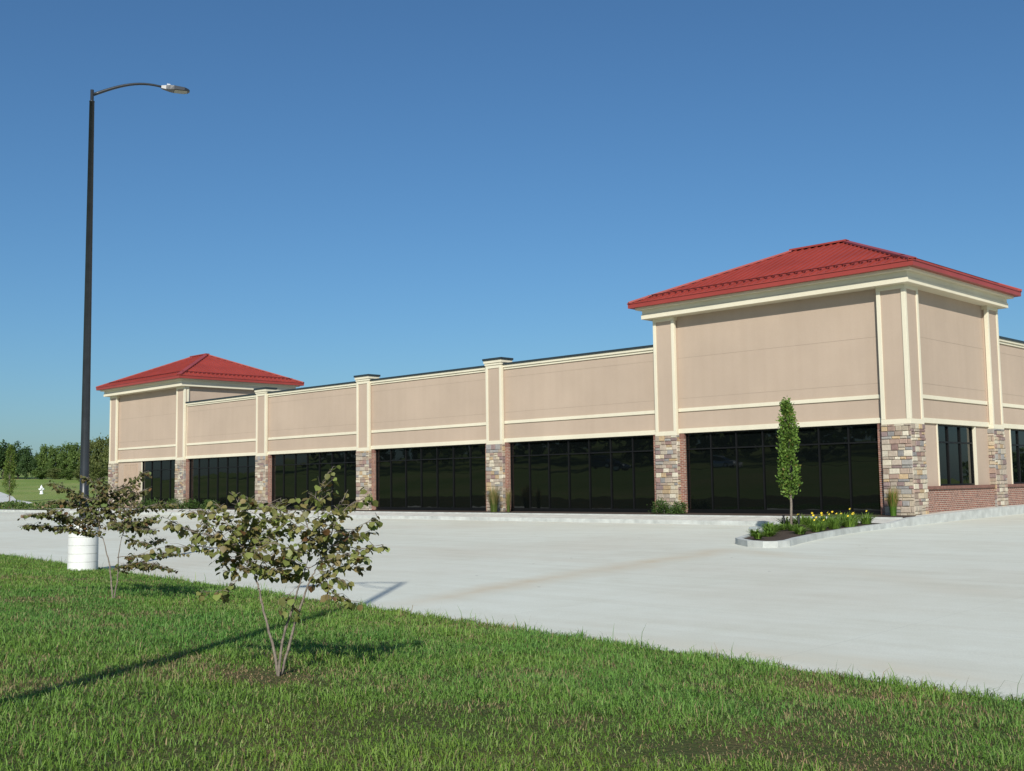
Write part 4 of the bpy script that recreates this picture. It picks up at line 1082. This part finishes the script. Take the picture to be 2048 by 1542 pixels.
# cheap lattice noise
def vnoise(x, y, s, seed):
    g = np.random.RandomState(seed).rand(256, 256); a = x*s+1000; b = y*s+1000; i = np.floor(a).astype(int); j = np.floor(b).astype(int); fx = a-i; fy = b-j
    fx = fx*fx*(3-2*fx); fy = fy*fy*(3-2*fy); G = lambda p, q: g[p % 256, q % 256]
    return (G(i, j)*(1-fx)+G(i+1, j)*fx)*(1-fy)+(G(i, j+1)*(1-fx)+G(i+1, j+1)*fx)*fy
lo = vnoise(x, y, .55, 1)*.6+vnoise(x, y, 1.7, 2)*.4; hi = vnoise(x, y, 6., 3); dry = vnoise(x, y, .8, 4)*.55+vnoise(x, y, 3., 5)*.45
# bare and dry places: around the sapling foot, at the lower right
bare = np.exp(-((x-8.95)**2+(y+30.3)**2)/.10)*.8+np.exp(-((x-13.6)**2/.5+(y+29.5)**2/.12))*.6+np.exp(-((x-12.2)**2/.7+(y+27.0)**2/.1))*.4+np.exp(-((x-12.6)**2/.06+(y+29.9)**2/.1))*.6+np.exp(-((x-1.13)**2+(y+27.8)**2)/.05)*.6
lush = np.clip(.25+1.4*lo-.7*np.clip(dry-.52, 0, 1)*2-bare, 0.05, 1.25)
keep = nr.rand(len(x)) < np.clip(.5+.7*lush, .85, 1)*np.interp(dist, [3, 6, 10, 20, 30], [1., 1., .8, .5, .4])
x, y, u, v, dist, lo, hi, dry, bare, lush = (q[keep] for q in (x, y, u, v, dist, lo, hi, dry, bare, lush))
nb = len(x); print('grass blades', nb)
ye = EA.y+ED.y*u; z = -.28+(ye+4.2)*.012+.02+.07*np.clip(v, 0, 8.5)+np.array([.03*noise.noise((a*.6, b*.6, 0)) for a, b in zip(x, y)])*np.clip(v, 0, 1)-.01
ln = (.026+.050*lush*(.3+1.2*hi))*nr.uniform(.5, 1.4, nb)
ln *= np.where(nr.rand(nb) < .012, 1.9, 1.); ln *= 1-.2*np.clip(bare, 0, 1)
edge = np.exp(-(v/.3)**2); ln *= 1+.55*edge*nr.rand(nb)
stalk = (edge > .3) & (nr.rand(nb) < .006); ln = np.where(stalk, nr.uniform(.14, .3, nb), ln)
a = nr.rand(nb)*6.283; lean = np.where(stalk, .3, nr.uniform(.25, 1.5, nb)); wv = np.interp(dist, [3, 6, 10, 20], [.0042, .0050, .0066, .010])*nr.uniform(.7, 1.3, nb)
dr = np.stack([np.cos(a), np.sin(a), np.zeros(nb)], 1); b_ = a+nr.normal(0, .6, nb)+1.57; sd = np.stack([np.cos(b_), np.sin(b_), np.zeros(nb)], 1)
B = np.stack([x, y, z], 1); W = wv[:, None]*sd*.5; Lc = ln[:, None]; le = lean[:, None]; Z = np.array([[0, 0, 1.]])
m1 = B+dr*Lc*le*.28+Z*Lc*.55; tp = B+dr*Lc*le*.85+Z*Lc*(1-.42*le)
V = np.stack([B-W, B+W, m1+W*.85, m1-W*.85, tp+W*.15, tp-W*.15], 1).reshape(-1, 3)
i = np.arange(nb)[:, None]*6; F = np.concatenate([i+np.array([[0, 1, 2, 3]]), i+np.array([[3, 2, 4, 5]])], 1).reshape(-1, 4)
g0 = np.array((.082, .19, .026)); g1 = np.array((.20, .355, .064)); g2 = np.array((.28, .36, .11)); tan = np.array((.36, .28, .14))
t = np.clip(lo*.5+hi*.3+nr.rand(nb)*.4-.1, 0, 1)[:, None]
hue = (vnoise(x, y, .35, 9)*.6+vnoise(x, y, 1.3, 10)*.4)[:, None]
C3 = (g0*(1-t)+g1*t)*(np.array((.78, .95, 1.15))*(1-hue)+np.array((1.45, 1.1, .9))*hue); q = (nr.rand(nb) < .12+.2*np.clip(dry-.45, 0, 1))[:, None]; C3 = np.where(q, g2*nr.uniform(.7, 1.1, (nb, 1)), C3)
q = (nr.rand(nb) < .07+1.5*np.clip(dry-.55, 0, 1)+.55*bare)[:, None]; C3 = np.where(q, tan*nr.uniform(.6, 1.1, (nb, 1)), C3)
q = (nr.rand(nb) < .8*np.clip(bare, 0, 1))[:, None]; C3 = np.where(q, np.array((.36, .235, .13))*nr.uniform(.5, 1.3, (nb, 1)), C3)
grass = fastmesh('grass', V, F, np.repeat(C3, 2, axis=0), BLADE); tag(grass, 'uneven mown green lawn grass with dry patches in the foreground', 'grass', None, 'stuff')
# a few tall seed stalks at the lawn edge
